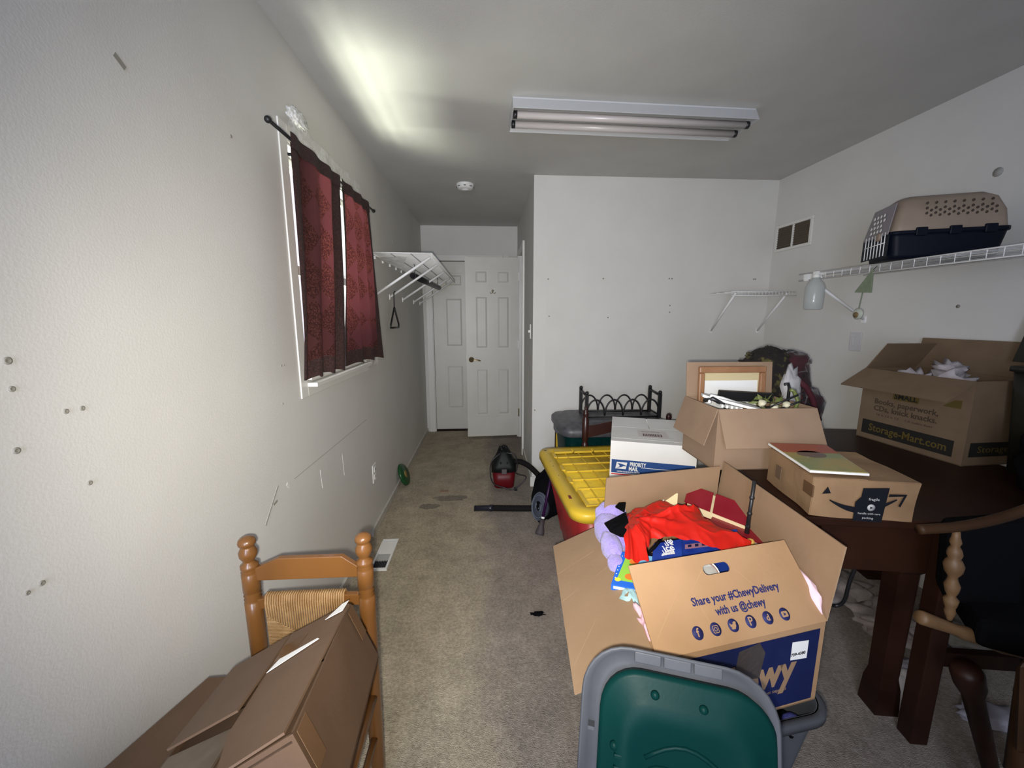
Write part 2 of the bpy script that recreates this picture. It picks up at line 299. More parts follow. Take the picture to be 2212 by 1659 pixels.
MB().lathe((-.168,3.385,2.44),(0,0,-1),[(.072,0),(.072,.008),(.066,.014),(.064,.03),(.05,.04),(0,.041)],28).build('body',WHITEP,sd)
MB().lathe((-.168,3.385,2.40),(0,0,-1),[(.03,0),(.03,.005),(0,.006)],18).build('test_cap',WHITEP,sd)
for k in range(8):
    a=k*math.pi/4; MB().box((-.168+.0635*math.cos(a)-.008,3.385+.0635*math.sin(a)-.008,2.413),(-.168+.0635*math.cos(a)+.008,3.385+.0635*math.sin(a)+.008,2.418)).build('slot',CHAR,sd)

# ---------------------------------------------------------------- doors in the hall
def door_leaf(name,o,u,w,h,th,n):
    """six-panel leaf: o lower corner, u along the width, n towards the viewer"""
    o=V(o); u=V(u).normalized(); n=V(n).normalized(); k=V((0,0,1))
    mb=MB().frame(o-n*th,u*w,k*h,n*(th-.008)); s=w*.155; c=w*.13; pw=(w-2*s-c)/2
    rows=[(.12*h,.40*h),(.50*h,.80*h),(.855*h,.935*h)] 
    def bar(a0,a1,b0,b1): mb.frame(o+u*a0+k*b0-n*.009,u*(a1-a0),k*(b1-b0),n*.009)
    bar(0,s,0,h); bar(w-s,w,0,h); bar(s+pw,s+pw+c,0,h)
    ys=[0]+[q for r in rows for q in r]+[h]
    for i in range(0,len(ys),2): bar(s,s+pw,ys[i],ys[i+1]); bar(s+pw+c,w-s,ys[i],ys[i+1])
    d=mb.build(name,DOORM); struct(d)
    for a0 in (s,s+pw+c):
        for b0,b1 in rows:
            q=.022; p=MB(); A=[o+u*(a0+q)+k*(b0+q)-n*.008,o+u*(a0+pw-q)+k*(b0+q)-n*.008,o+u*(a0+pw-q)+k*(b1-q)-n*.008,o+u*(a0+q)+k*(b1-q)-n*.008]
            e=.018; Bq=[A[0]+u*e+k*e+n*.008,A[1]-u*e+k*e+n*.008,A[2]-u*e-k*e+n*.008,A[3]+u*e-k*e+n*.008]
            p.hexa(A+Bq).build('door_panel',DOORM,d)
    return d
d1=door_leaf('door_1',(-.645,YB+.03,.03),(1,0,0),.82,2.015,.035,(0,-1,0))
for bx in (((-.725,YB-.018,0),(-.655,YB,2.115)),((.185,YB-.018,0),(.255,YB,2.115)),((-.655,YB-.018,2.05),(.185,YB,2.115))): B(*bx).build('door_casing',TRIM,d1,bevel=.004)
MB().box((-.66,YB,0),(-.648,YB+.09,2.05)).box((.18,YB,0),(.19,YB+.09,2.05)).build('door_jamb',TRIM,d1)
B((-.648,YB,-.001),(.18,YB+.06,.012)).build('threshold',DARKW,d1)
od=door_leaf('door_2',(-.243,4.487,.03),(.592,.04,0),.593,2.02,.035,(.04,-.592,0))
dn=V((.0673,-.9977,0)); du=V((.9977,.0673,0)); do=V((-.243,4.487,.03))
hp=do+du*.055+V((0,0,.90))
MB().lathe(hp,dn,[(.031,0),(.031,.006),(.022,.011),(.011,.014),(.011,.045),(0,.046)],20).build('handle_rose',NICK,od)
MB().tube([hp+dn*.04,hp+dn*.045+du*.03,hp+dn*.043+du*.07+V((0,0,-.004)),hp+dn*.046+du*.10+V((0,0,-.012))],[.010,.009,.008,.006],10).build('handle_lever',NICK,od)
B(do+V((-.001,.005,.885)),do+V((.0015,.028,.945))).build('latch_plate',NICK,od)
hk=do+du*.30+V((0,0,1.66))
MB().lathe(hk,dn,[(.012,0),(.012,.004),(0,.005)],12).tube([hk,hk+dn*.012+V((0,0,-.02)),hk+dn*.02-du*.022+V((0,0,-.03)),hk+dn*.026-du*.03+V((0,0,-.015))],.004,6).tube([hk,hk+dn*.012+V((0,0,-.02)),hk+dn*.02+du*.022+V((0,0,-.03)),hk+dn*.026+du*.03+V((0,0,-.015))],.004,6).build('coat_hook',NICK,od)
for z in (.26,1.05,1.80): B((XC-.012,4.508,z),(XC+.002,4.535,z+.09)).build('hinge',NICK if z<.5 else WHITEP,od)
tr=B((XC-.018,3.905,0),(XC,3.98,2.115)).box((XC-.018,3.98,DZ),(XC,DY1+.06,2.115)).box((XC-.018,DY1,0),(XC,DY1+.06,DZ)).box((XC,DY0,0),(XC+.1,DY0+.012,DZ)).box((XC,DY1-.012,0),(XC+.1,DY1,DZ)).build('trim_1',TRIM); struct(tr)
sw=thing('light_switch','white light switch plate on the hall side of the wall corner','switch',(XC-.004,3.32,1.22))
B((XC-.006,3.28,1.225),(XC,3.36,1.345)).build('plate',WHITEP,sw,bevel=.002); B((XC-.018,3.313,1.275),(XC-.006,3.327,1.295)).build('toggle',WHITEP,sw)
# ---------------------------------------------------------------- small fixtures of the left wall and floor
ol=thing('wall_outlet','white double power outlet low on the left wall','outlet',(XL,2.545,.32))
B((XL,2.505,.325),(XL+.006,2.585,.445)).build('plate',WHITEP,ol,bevel=.002)
for z in (.36,.41): pl_=B((XL+.006,2.53,z-.016),(XL+.009,2.56,z+.016)).build('socket',WHITE,ol); MB().box((XL+.009,2.537,z-.007),(XL+.0095,2.540,z+.007)).box((XL+.009,2.55,z-.007),(XL+.0095,2.553,z+.007)).build('slot',BLACKP,pl_)
fz=thing('green_disc','dark green plastic lid disc leaning against the left wall','disc',(-.70,3.23,0))
DG=mat('dark_green_plastic',(.010,.07,.02),.3)
fa=V((.93,-.05,.36)).normalized(); MB().lathe((-.71,3.23,.095),fa,[(0,.0),(.075,.002),(.088,-.004),(.093,-.016),(.095,-.016),(.092,.0),(.078,.008),(.0,.008)],30).build('disc',DG,fz)
MB().lathe(V((-.71,3.23,.095))+fa*.0075,fa,[(.03,0),(.03,.002),(0,.002)],18).build('centre_label',mat('ochre_label',(.30,.20,.05),.5),fz)
rg=thing('floor_register','white metal floor register with a damper opening','vent',(-.628,2.215,0))
m=MB().box((-.675,2.06,.0),(-.664,2.372,.010)).box((-.590,2.06,0),(-.579,2.372,.010)).box((-.664,2.06,0),(-.590,2.075,.010)).box((-.664,2.357,0),(-.590,2.372,.010)); m.build('frame',WHITE,rg)
B((-.664,2.215,.001),(-.590,2.357,.009)).build('solid_plate',WHITE,rg)
B((-.664,2.075,.0005),(-.590,2.215,.002)).build('duct',BLACKP,rg)
for k in range(8): x=-.660+.0092*k; B((x,2.075,.004),(x+.003,2.145,.009)).build('louver',GREY,rg)
B((-.664,2.145,.003),(-.590,2.212,.008)).build('damper',mat('dusty_metal',(.42,.42,.41),.5),rg)

# ---------------------------------------------------------------- shelf over the hall (left wall)
ls=thing('hall_shelf','white wire wall shelf with five diagonal braces, on the left wall','shelf',(XL,3.7,1.55))
SY0,SY1=2.74,4.62
m=MB()
for k in range(74): y=SY0+.004+k*.0254; m.tube([(XL+.008,y,1.815),(-.368,y,1.815),(-.364,y,1.811),(-.364,y,1.785)],.0019,5)
m.build('wire_deck',WHITE,ls,kind='stuff')
for x in (XL+.01,XL+.13,XL+.26): MB().tube([(x,SY0,1.810),(x,SY1,1.810)],.0032,6).build('long_rod',mat('rod_shade_grey',(.30,.30,.30),.4) if x>XL+.05 else WHITE,ls)  # inner rods greyed to paint in the shade below the white deck
for z in (1.812,1.785): MB().tube([(-.364,SY0,z),(-.364,SY1,z)],.0042,6).build('front_rail',WHITE,ls)
MB().tube([(XL+.008,SY0,1.815),(-.364,SY0,1.813)],.0042,6).build('end_rod',WHITE,ls)
for y in (2.83,3.21,3.69,4.22,4.60):
    MB().tube([(XL+.004,y,1.555),(-.385,y,1.800)],.009,8).build('brace',WHITE,ls)
    B((XL,y-.012,1.535),(XL+.006,y+.012,1.575)).build('wall_clip',WHITE,ls)
for k in range(9): B((XL,SY0+.08+k*.21,1.785),(XL+.012,SY0+.1+k*.21,1.806)).build('back_clip',WHITE,ls)
fs=MB().grid(lambda a,b:V((XL+.03+.20*b*(1-.4*a),2.76+.22*a,1.79-.05*b*a-.012*noise.noise(V((a*5,b*5,3))))),12,8).build('torn_film',FILM,ls)
tb=thing('black_tube','black tube hung on a wire under the hall shelf','tube',(-.53,3.7,1.70))
MB().tube([(-.575,3.20,1.716),(-.50,4.25,1.70)],.022,14,False).build('pipe',BLACKP,tb,thick=.003)
for t_ in (.05,.9): q=lerp((-.575,3.20,1.716),(-.50,4.25,1.70),t_); MB().tube([q+V((0,0,.018)),q+V((.01,0,.06)),V((q.x,q.y,1.81))],.0025,6).build('hanging_wire',BLACKM,tb)
hg=thing('clothes_hanger','dark clothes hanger hooked on the second shelf brace','hanger',(XL+.04,3.2,1.32))
hx=XL+.035
MB().tube([(hx,3.24,1.585),(hx+.006,3.215,1.60),(hx+.004,3.185,1.583),(hx,3.20,1.545),(hx,3.195,1.47)],.004,8).build('hook',BLACKM,hg)
MB().tube([(hx,3.195,1.475),(hx,3.06,1.345),(hx,3.055,1.322),(hx,3.32,1.318),(hx,3.325,1.345),(hx,3.195,1.475)],.007,8).build('frame',BLACKM,hg)

# ---------------------------------------------------------------- right side: wire shelves, vent, carrier, hanging things
ws=thing('wire_shelf','long white wire shelf on the right wall under the pet carrier','shelf',(2.1,1.5,1.6))
WX0,WXS,WZ,WY_0,WY_1=1.845,2.25,1.650,.10,2.32
m=MB()
for x in (1.85,1.98,2.11,2.245): m.tube([(x,WY_0,WZ-.003),(x,WY_1,WZ-.003)],.003,6)
n=int((WY_1-WY_0)/.0254)
for k in range(n): y=WY_0+k*.0254; m.tube([(2.247,y,WZ),(1.850,y,WZ),(1.845,y,WZ-.004),(1.845,y,WZ-.040 if k%2==0 else WZ-.006)],.0018,4)
m.build('wire_deck',WHITE,ws,kind='stuff')
for z in (WZ-.003,WZ-.040): MB().tube([(1.845,WY_0,z),(1.845,WY_1,z)],.0035,6).build('front_rail',WHITE,ws)
for y in (2.28,): MB().tube([(1.86,y-.02,WZ-.03),(2.248,y,1.388)],.008,8).build('brace',WHITE,ws); B((1.838,y-.034,WZ-.044),(1.872,y-.008,WZ-.006)).build('brace_clip',WHITE,ws); B((2.243,y-.012,1.366),(XR,y+.012,1.404)).build('wall_foot',WHITE,ws)
cs=thing('corner_wire_shelf','small white wire shelf in the far corner with two braces','shelf',(2.0,3.0,1.3))
m=MB()
for y in (2.845,2.94,3.04,3.138): m.tube([(1.765,y,1.583),(2.25,y,1.583)],.003,6)
for k in range(20): x=1.765+k*.0254; m.tube([(x,3.14,1.586),(x,2.845,1.586),(x,2.841,1.582),(x,2.841,1.556)],.0016,4)
m.build('wire_deck',WHITE,cs,kind='stuff')
MB().tube([(1.765,2.841,1.556),(2.25,2.841,1.556)],.0035,6).build('front_rail',WHITE,cs)
for x in (1.80,2.19): MB().tube([(x,2.85,1.575),(x,3.138,1.292)],.007,8).build('brace',WHITE,cs); B((x-.01,3.135,1.275),(x+.01,YC,1.31)).build('wall_foot',WHITE,cs)
vt=thing('air_return_vent','white framed wall vent with two brown openings near the corner','vent',(XR,2.936,1.90))
VB=mat('vent_brown',(.10,.075,.052),.7)
MB().box((XR-.012,2.755,1.898),(XR,3.115,1.918)).box((XR-.012,2.755,2.073),(XR,3.115,2.095)).box((XR-.012,2.755,1.918),(XR,2.778,2.073)).box((XR-.012,3.092,1.918),(XR,3.115,2.073)).box((XR-.012,2.927,1.918),(XR,2.942,2.073)).build('frame',TRIM,vt,bevel=.003)
for y0,y1 in ((2.778,2.927),(2.942,3.092)):
    p=B((XR-.003,y0,1.918),(XR-.001,y1,2.073)).build('opening',VB,vt)
    for k in range(9): z=1.924+k*.0168; MB().hexa([(XR-.010,y0,z),(XR-.010,y1,z),(XR-.004,y1,z+.007),(XR-.004,y0,z+.007),(XR-.0095,y0,z+.0015),(XR-.0095,y1,z+.0015),(XR-.0035,y1,z+.0085),(XR-.0035,y0,z+.0085)]).build('louver',VB,p)
s2=thing('right_switch','pale double switch plate on the right wall below the shelf','switch',(XR,2.318,1.19))
GP=mat('grey_switch',(.54,.53,.55),.4)
B((XR-.006,2.28,1.195),(XR,2.355,1.308)).build('plate',GP,s2,bevel=.002)
for y in (2.30,2.335): B((XR-.012,y-.009,1.225),(XR-.006,y+.009,1.28)).build('rocker',GP,s2)
# pet carrier
_pa=math.radians(22); _pu=V((math.cos(_pa),-math.sin(_pa),0)); _pv=V((math.sin(_pa),math.cos(_pa),0)); _po=V((1.752,1.700,1.653))
MB.XF=lambda p:_po+_pu*((2.14-p.y)*.62)+_pv*((p.x-1.942)*.80)+V((0,0,(p.z-1.672)*.80))
pc=thing('pet_carrier','tan and navy plastic pet carrier on the wire shelf','pet carrier',(2.02,1.72,1.653))
TAN=mat('carrier_tan',(.25,.19,.145),.55,(.28,.215,.165),9,.04,60); NVY=mat('carrier_navy',(.003,.005,.012),.5,spec=.15)
def ring(y,z,hw,hh,r,cx=2.095): return [V((cx+a,y,z+b)) for a,b in rrect(hw,hh,r,5)]
def halfshell(zc,prof): return None
CY0,CY1=1.50,2.14
def car(z0,z1,wb,wt,y0b,y1b,y0t,y1t,r,nm,mm):
    rings=[]
    for t_ in (0,.15,.5,.85,1):
        hw=wb+(wt-wb)*t_; ya=y0b+(y0t-y0b)*t_; yb=y1b+(y1t-y1b)*t_; z=z0+(z1-z0)*t_; ins=.0
        if r and t_>=.85: hw-=.02 if t_<1 else .055; ya+=.02 if t_<1 else .06; yb-=.015 if t_<1 else .05
        rings.append([V((2.095+a,(ya+yb)/2+b,z)) for a,b in rrect(hw,(yb-ya)/2,.05,5)])
    return MB().ringwalk(rings).build(nm,mm,pc)
car(1.672,1.80,.130,.145,1.53,2.12,1.505,2.145,0,'lower_shell',NVY)
car(1.802,2.00,.145,.125,1.505,2.135,1.54,2.10,1,'upper_shell',TAN)
MB().ringwalk([[V((2.095+a,1.824+b,z)) for a,b in rrect(.153,.328,.055,5)] for z in (1.794,1.812)]).build('seam_rim',NVY,pc)
GV=mat('carrier_grille_grey',(.22,.20,.22),.5)
MB().slab([(2.225,2.152,1.80),(1.965,2.152,1.80),(1.985,2.112,1.965),(2.205,2.112,1.965)],.006).build('door_surround',GV,pc)
HOL=mat('pale_hole',(.62,.60,.58),.7)
for r_ in range(4):
    for c_ in range(4):
        X=2.045+c_*.034+(.016 if r_%2 else 0); z=1.835+r_*.028; MB().lathe((X,2.157-(z-1.82)*.237,z),(0,1,.24),[(.0095,0),(.0095,.004),(0,.004)],10).build('vent_hole',HOL,pc)
for k in range(7): X=1.985+k*.034; MB().tube([(X,2.157,1.815),(X,2.155,1.69)],.003,5).build('door_wire',WHITE,pc)
MB().tube([(1.98,2.156,1.76),(2.20,2.156,1.76)],.003,5).build('door_wire',WHITE,pc)
MB().slab([(2.235,2.147,1.685),(1.955,2.147,1.685),(1.955,2.147,1.80),(2.235,2.147,1.80)],.003).build('door_shadow',NVY,pc)
MB().lathe((2.05,2.145,1.80),(0,1,0),[(.022,0),(.022,.018),(.014,.022),(0,.022)],14).build('door_latch',TAN,pc)
for y in (1.62,1.80,1.98): B((1.938,y-.032,1.782),(1.952,y+.032,1.826)).build('side_clip',NVY,pc,bevel=.004)
VH=mat('vent_shadow',(.05,.035,.025),.8)
for c_ in range(16):
    for r_ in range(2+(c_%2)):
        y=1.60+c_*.024; z=1.885+r_*.026+(.012 if c_%2 else 0)
        if z<1.955: MB().lathe((1.958+(z-1.88)*.10,y,z),(-1,0,.15),[(.007,0),(.007,.004),(0,.004)],7).build('air_slot',VH,pc)
MB().tube([(2.06,1.50,1.815),(2.06,1.465,1.825),(2.13,1.465,1.825),(2.13,1.50,1.815)],.012,8).build('end_handle',TAN,pc)
MB.XF=None
# spray bottle hung by its trigger
sb=thing('spray_bottle','clear plastic spray bottle hung by its trigger from the wire shelf','bottle',(1.84,2.185,1.45))
bx,by=1.838,2.185
MB().lathe((bx,by,1.440),(0,0,1),[(.036,0),(.046,.006),(.047,.05),(.047,.125),(.04,.145),(.02,.172),(.015,.185),(.0,.186)],20).build('bottle',CLEAR,sb)
MB().lathe((bx,by,1.615),(0,0,1),[(.018,0),(.018,.02),(.014,.022),(0,.022)],14).build('collar',WHITEP,sb)
MB().frame((bx-.012,by-.012,1.632),(.05,0,0),(0,.024,0),(0,0,.02)).build('spray_head',WHITEP,sb); MB().tube([(bx+.02,by,1.635),(bx+.034,by,1.615),(bx+.03,by,1.60)],.005,6).build('trigger',WHITEP,sb)
# small tree-shaped hanging ornament
og=thing('hanging_ornament','green cloth cone ornament with a round pendant, hung from the wire shelf','ornament',(1.84,1.885,1.36))
OG=mat('sage_cloth',(.15,.19,.12),.9,(.19,.23,.15),40); ox,oy=1.84,1.885
MB().slab([(ox,oy-.028,1.628),(ox,oy-.034,1.515),(ox,oy+.055,1.522)],.008).build('cone',OG,og,bevel=.002)
MB().tube([(ox+.02,oy-.028,1.64),(ox+.004,oy-.028,1.622)],.0015,5).build('hanging_loop',BLACKM,og)
MB().tube([(ox+.004,oy+.012,1.52),(ox+.004,oy+.02,1.44)],.003,6).build('stem',OG,og)
MB().lathe((ox+.008,oy+.02,1.415),(-1,0,0),[(.026,0),(.028,.006),(.02,.014),(0,.015)],18).build('pendant',mat('pale_sage',(.40,.42,.36),.7),og)
MB().lathe((ox-.007,oy+.02,1.41),(-1,0,0),[(.014,0),(.014,.002),(0,.003)],14).build('pendant_centre',mat('bronze_brown',(.16,.10,.04),.5),og)

# ---------------------------------------------------------------- table and what stands on it
TZ=.79; ta=-.15; tu=V((math.cos(ta),math.sin(ta),0)); tv=V((-math.sin(ta),math.cos(ta),0)); to=V((.965,1.09,0))
tp=lambda a,b,z:to+tu*a+tv*b+V((0,0,z))
tbk=thing('dark_table','dark wood table with square legs, loaded with boxes, along the right wall','table',tp(.55,.5,0))
TW,TD=1.10,1.06
MB().hexa([tp(a,b,z) for z in (TZ-.03,TZ) for a,b in ((0,0),(TW,0),(TW,TD),(0,TD))]).build('tabletop',DARKW,tbk,bevel=.006)
def tbox(a0,a1,b0,b1,z0,z1,nm,mm=DARKW,par=None): return MB().hexa([tp(a,b,z) for z in (z0,z1) for a,b in ((a0,b0),(a1,b0),(a1,b1),(a0,b1))]).build(nm,mm,par or tbk)
tbox(.10,1.02,.055,.08,.585,TZ-.03,'apron'); tbox(.10,1.02,.96,.985,.62,TZ-.03,'apron'); tbox(.10,.125,.08,.96,.62,TZ-.03,'apron'); tbox(1.0,1.02,.08,.96,.62,TZ-.03,'apron')
def tleg(a,b,w0,w1,zt=TZ-.03):
    m=MB(); m.ringwalk([[tp(a+x*w,b+y*w,z) for x,y in ((-1,-1),(1,-1),(1,1),(-1,1))] for z,w in ((0,w1*1.15),(.02,w1*1.15),(.10,w1*1.05),(.14,w1*.85),(.55,w0*.9),(.56,w0*1.1),(zt,w0*1.1))],smooth=False); return m.build('leg',DARKW,tbk)
tleg(.425,.13,.036,.034); tleg(.99,.05,.035,.035); tleg(.14,.93,.035,.035); tleg(.99,.93,.035,.035)
m=MB().hexa([tp(a,b,z) for z in (0,TZ-.03) for a,b in ((.424,-.005),(.478,-.005),(.478,.050),(.424,.050))]).build('gate_leg',DARKW,tbk,bevel=.004)
tbox(.45,.98,.02,.045,.28,.33,'stretcher')

def open_box(root,M,flaps,mo,mi,t=.004,bottom=True):
    """walls, bottom and flaps between measured corners; M holds bFL bFR bBL bBR FL FR BL BR and flap ends"""
    for a,b in (('FL','FR'),('FR','BR'),('BR','BL'),('BL','FL')):
        MB().slab([M['b'+a],M['b'+b],M[b],M[a]],-t).build('side_panel',mo,root)
    if bottom: MB().slab([M['bFL'],M['bFR'],M['bBR'],M['bBL']],t).build('bottom_panel',mi,root)
    for f,(a,b) in flaps.items(): MB().slab([M[a],M[b],M[f+'2'],M[f+'1']],t).build('flap',mi,root)
def corners(o,u,v,h):
    o,u,v=V(o),V(u),V(v); k=V((0,0,h)); d={'bFL':o,'bFR':o+u,'bBR':o+u+v,'bBL':o+v}
    for q in ('FL','FR','BR','BL'): d[q]=d['b'+q]+k
    return d
# big open box with a frame in it
bb=thing('open_carton','tall plain open cardboard box holding a picture frame, on the table','box',(1.10,1.60,TZ))
M=corners((.90,1.469,TZ),(.403,-.004,0),(.003,.267,0),.252)
M.update(f1=V((.899,1.397,.904)),f2=V((1.302,1.393,.904)),l1=V((.854,1.469,.894)),l2=V((.857,1.736,.894)),b1=V((.903,1.753,1.196)),b2=V((1.306,1.749,1.196)),r1=V((1.293,1.475,.90)),r2=V((1.297,1.725,.90)))
open_box(bb,M,{'f':('FL','FR'),'l':('FL','BL'),'b':('BL','BR'),'r':('FR','BR')},CARDIN,CARDIN)
FRW=mat('frame_walnut',(.26,.125,.06),.4,(.32,.165,.085),14)
pf=thing('framed_picture','brown wooden picture frame with white card inside, standing in the open box','picture frame',(1.10,1.70,.82))
fo=V((.945,1.705,.82)); fu=V((.312,0,0)); fk=V((0,.022,.36)); fn=V((0,-.018,0))
for o_,a_,b_ in ((fo,fu,fk*.08),(fo+fk*.92,fu,fk*.08),(fo+fk*.08,fu*.085,fk*.84),(fo+fu*.915+fk*.08,fu*.085,fk*.84)): MB().frame(o_,a_,b_,fn).build('frame_rail',FRW,pf,bevel=.005)
MB().frame(fo+fk*.06+fu*.06-fn*.2,fu*.88,fk*.88,fn*.2).build('mount',mat('cream_mount',(.55,.46,.27),.7),pf)
MB().frame(fo+fk*.1+fu*.10,fu*.80,fk*.72,fn*.15).build('white_card',PAPER,pf)
x=thing('black_tray','black plastic tray edge lying slanted in front of the picture frame','tray',(1.13,1.63,1.0))
MB().frame((1.0,1.655,1.045),(.24,-.01,-.015),(0,-.01,.042),(0,-.012,-.003)).build('rim',BLACKP,x); MB().frame((1.005,1.64,1.02),(.23,-.01,-.015),(0,-.09,-.015),(0,0,.008)).build('tray_base',BLACKP,x)
x=thing('white_sandal','white and black strappy sandal at the left of the open box','shoe',(.93,1.56,1.03))
MB().ringwalk([[V((.90,1.56,1.05))+V((.15*t_,-.05*t_,.022-.035*t_))+V((.3*a,.9*a,0))*.035*wd+V((0,0,b)) for a,b in ((-1,0),(1,0),(1,.010),(-1,.010))] for t_,wd in ((-.12,.5),(0,.8),(.5,.9),(1.1,1),(1.3,.5))],smooth=False).build('sole',PAPER,x)
MB().tube([(.89,1.52,1.055),(.90,1.53,1.085),(.96,1.545,1.07),(1.02,1.53,1.05)],.007,6).build('strap',PAPER,x); MB().tube([(.885,1.55,1.06),(.90,1.515,1.075),(.95,1.52,1.05)],.009,6).build('strap',BLACKP,x)
for k in range(5): MB().frame((.93+k*.018,1.50-k*.003,1.042-k*.003),(.006,-.004,0),(.005,.05,0),(0,0,.012)).build('tread',PAPER,x)
x=thing('green_wreath_spray','sprig of green artificial leaves and white flowers in the open box','artificial flowers',(1.13,1.53,1.0))
LEAF=mat('olive_leaf',(.11,.14,.035),.5,(.16,.18,.06),20); IV=mat('ivory_petal',(.62,.58,.42),.6)
random.seed(3)
m=MB()
for k in range(22):
    c=V((1.06+random.random()*.17,1.50+random.random()*.06,1.03+random.random()*.045)); d=V((random.uniform(-1,1),random.uniform(-1,.3),random.uniform(-.3,1))).normalized()*.022; s_=d.orthogonal().normalized()*.009
    m.add([c-d,c+s_,c+d,c-s_,c+d.cross(s_).normalized()*.004],[(0,1,4),(1,2,4),(2,3,4),(3,0,4)])
m.build('leaves',LEAF,x,kind='stuff')
for c in ((1.09,1.49,1.06),(1.15,1.50,1.04),(1.20,1.50,1.05)): MB().blob(c,.015,.3,8,2,1).build('flower',IV,x)
MB().tube([(1.25,1.52,1.0),(1.265,1.52,1.06),(1.25,1.53,1.10),(1.235,1.53,1.105)],.008,8).build('stem',LEAF,x)
x=thing('eyeglass_frames','pair of black spectacle frames lying on top of the open box','glasses',(1.2,1.50,1.04))
MB().tube([(1.12,1.50,1.035),(1.22,1.47,1.095)],.004,6).build('temple',BLACKP,x); MB().tube([(1.17,1.50,1.03),(1.25,1.47,1.075)],.004,6).build('temple',BLACKP,x)
MB().tube([(1.22,1.47,1.095),(1.24,1.47,1.10),(1.25,1.47,1.075)],.004,6).build('bridge',BLACKP,x)
x=thing('black_rod_hook','black metal hook rod upright at the right end of the open box','hook',(1.285,1.60,.8))
MB().tube([(1.285,1.60,.80),(1.285,1.60,1.10),(1.278,1.60,1.118),(1.262,1.60,1.115)],.006,8).build('rod',BLACKM,x)
x=thing('ochre_envelope','ochre paper envelope tucked below the black tray','envelope',(1.08,1.6,1.0))
MB().frame((1.03,1.60,1.015),(.09,-.01,0),(0,-.06,.008),(0,0,.003)).build('sheet',mat('ochre_paper',(.55,.34,.08),.7),x); MB().slab([(1.03,1.54,1.0245),(1.12,1.53,1.0245),(1.075,1.57,1.021)],.0015).build('envelope_flap',mat('ochre_paper_flap',(.6,.38,.1),.7),x)
# wreath and dark red cloth in the corner behind it
x=thing('floral_cushion','round dark floral cushion behind the open box, near the corner','cushion',(1.42,1.93,TZ))
FLO=mat('dark_floral',(.010,.006,.006),.9,(.12,.105,.03),24,.3,60,lo=.55,hi=.72)
MB().blob((1.415,1.93,1.03),(.185,.07,.215),.06,5,4,5).build('cushion_body',FLO,x)
m=MB(); random.seed(9)
for k in range(40): a=random.uniform(.1,3.0); r=.19+random.uniform(-.01,.012); m.blob((1.415+r*math.cos(a)*.95,1.93+random.uniform(-.04,.04),1.03+r*1.10*math.sin(a)),(.014,.01,.007),.3,6,1,k)
m.build('ruffle',FLO,x,kind='stuff')
x=thing('maroon_cloth','crumpled maroon and black cloth bundle in the corner beside the cushion','cloth',(1.64,1.94,TZ))
MAR=mat('maroon_velvet',(.008,.002,.004),.9,(.05,.004,.010),9,.3,40,sheen=.2,lo=.42,hi=.68)
MB().blob((1.57,1.96,.98),(.10,.09,.225),.22,5,4,2).blob((1.645,1.95,.92),(.075,.08,.13),.3,6,3,8).blob((1.56,1.93,1.17),(.07,.06,.055),.25,6,3,4).build('bundle',MAR,x)
MB().tube([(1.52,1.86,1.10),(1.57,1.85,1.06),(1.62,1.86,1.00),(1.655,1.87,.93),(1.68,1.87,.88)],.014,8).build('fold',mat('maroon_edge',(.06,.006,.014),.8),x)
x=tag(MB().blob((1.50,1.87,1.02),(.055,.04,.13),.25,6,3,6).build('pale_bag',mat('pale_grey_bag',(.42,.41,.42),.5)),'pale grey plastic bag between the open box and the maroon cloth','bag')
# worn delivery box with an arrow
az=thing('worn_delivery_box','worn taped cardboard box printed with a curved arrow, on the table edge','box',(1.15,1.19,TZ))
au=V((.976,-.216,0)); av=V((.216,.976,0)); ao=V((.99,1.09,TZ)); AH=.126
ap=lambda a,b,z:ao+au*a+av*b+V((0,0,z))
AMZ=mat('worn_cardboard',(.27,.165,.085),.7,(.20,.118,.062),7,.12,50,lo=.35,hi=.75)
def warp(p): return p+V((.006*noise.noise(p*9),.006*noise.noise(p*9+V((5,0,0))),.004*noise.noise(p*11)))
def apanel(c,nm):
    f=lambda a,b:lerp(lerp(c[0],c[1],a),lerp(c[3],c[2],a),b); return MB().grid(lambda a,b:warp(f(a,b)),10,8,False).build(nm,AMZ,az,thick=.004)
apanel([ap(0,0,.003),ap(.276,0,.003),ap(.283,-.004,AH),ap(-.002,0,AH)],'front_panel'); apanel([ap(0,.274,.003),ap(0,0,.003),ap(-.002,0,AH),ap(0,.274,AH)],'side_panel')
apanel([ap(.276,0,.003),ap(.276,.274,.003),ap(.276,.274,AH),ap(.283,-.004,AH)],'side_panel'); apanel([ap(.276,.274,.003),ap(0,.274,.003),ap(0,.274,AH),ap(.276,.274,AH)],'back_panel')
apanel([ap(-.002,0,AH),ap(.142,-.002,AH),ap(.142,.274,AH-.004),ap(0,.274,AH)],'top_flap'); apanel([ap(.144,-.002,AH-.001),ap(.283,-.004,AH),ap(.276,.274,AH),ap(.144,.274,AH-.004)],'top_flap')
MB().hexa([ap(.004,.004,z) for z in ()] or [ap(a,b,z) for z in (.003,.006) for a,b in ((.004,.004),(.27,.004),(.27,.27),(.004,.27))]).build('bottom_panel',AMZ,az)
INK=mat('dark_ink',(.006,.007,.011),.7,spec=.15); aft=ap(0,-.0075,0)
def asurf(x,z): return ao+au*x+V((0,0,z))-av*.0105
sm=[(.052+.148*t_*1.0,.080-.052*math.sin(math.pi*(.12+t_*.76))**1.0+.014*t_) for t_ in [i/16 for i in range(17)]]
pts=[]; lo_=[];
for i,(a,b) in enumerate(sm): wd=.002+.0075*math.sin(math.pi*i/16); pts.append((a,b+wd)); lo_.append((a,b-wd))
arc=[(a*1.12-.01,b) for a,b in pts]+[(a*1.12-.01,b) for a,b in lo_[::-1]]
m=MB(); 
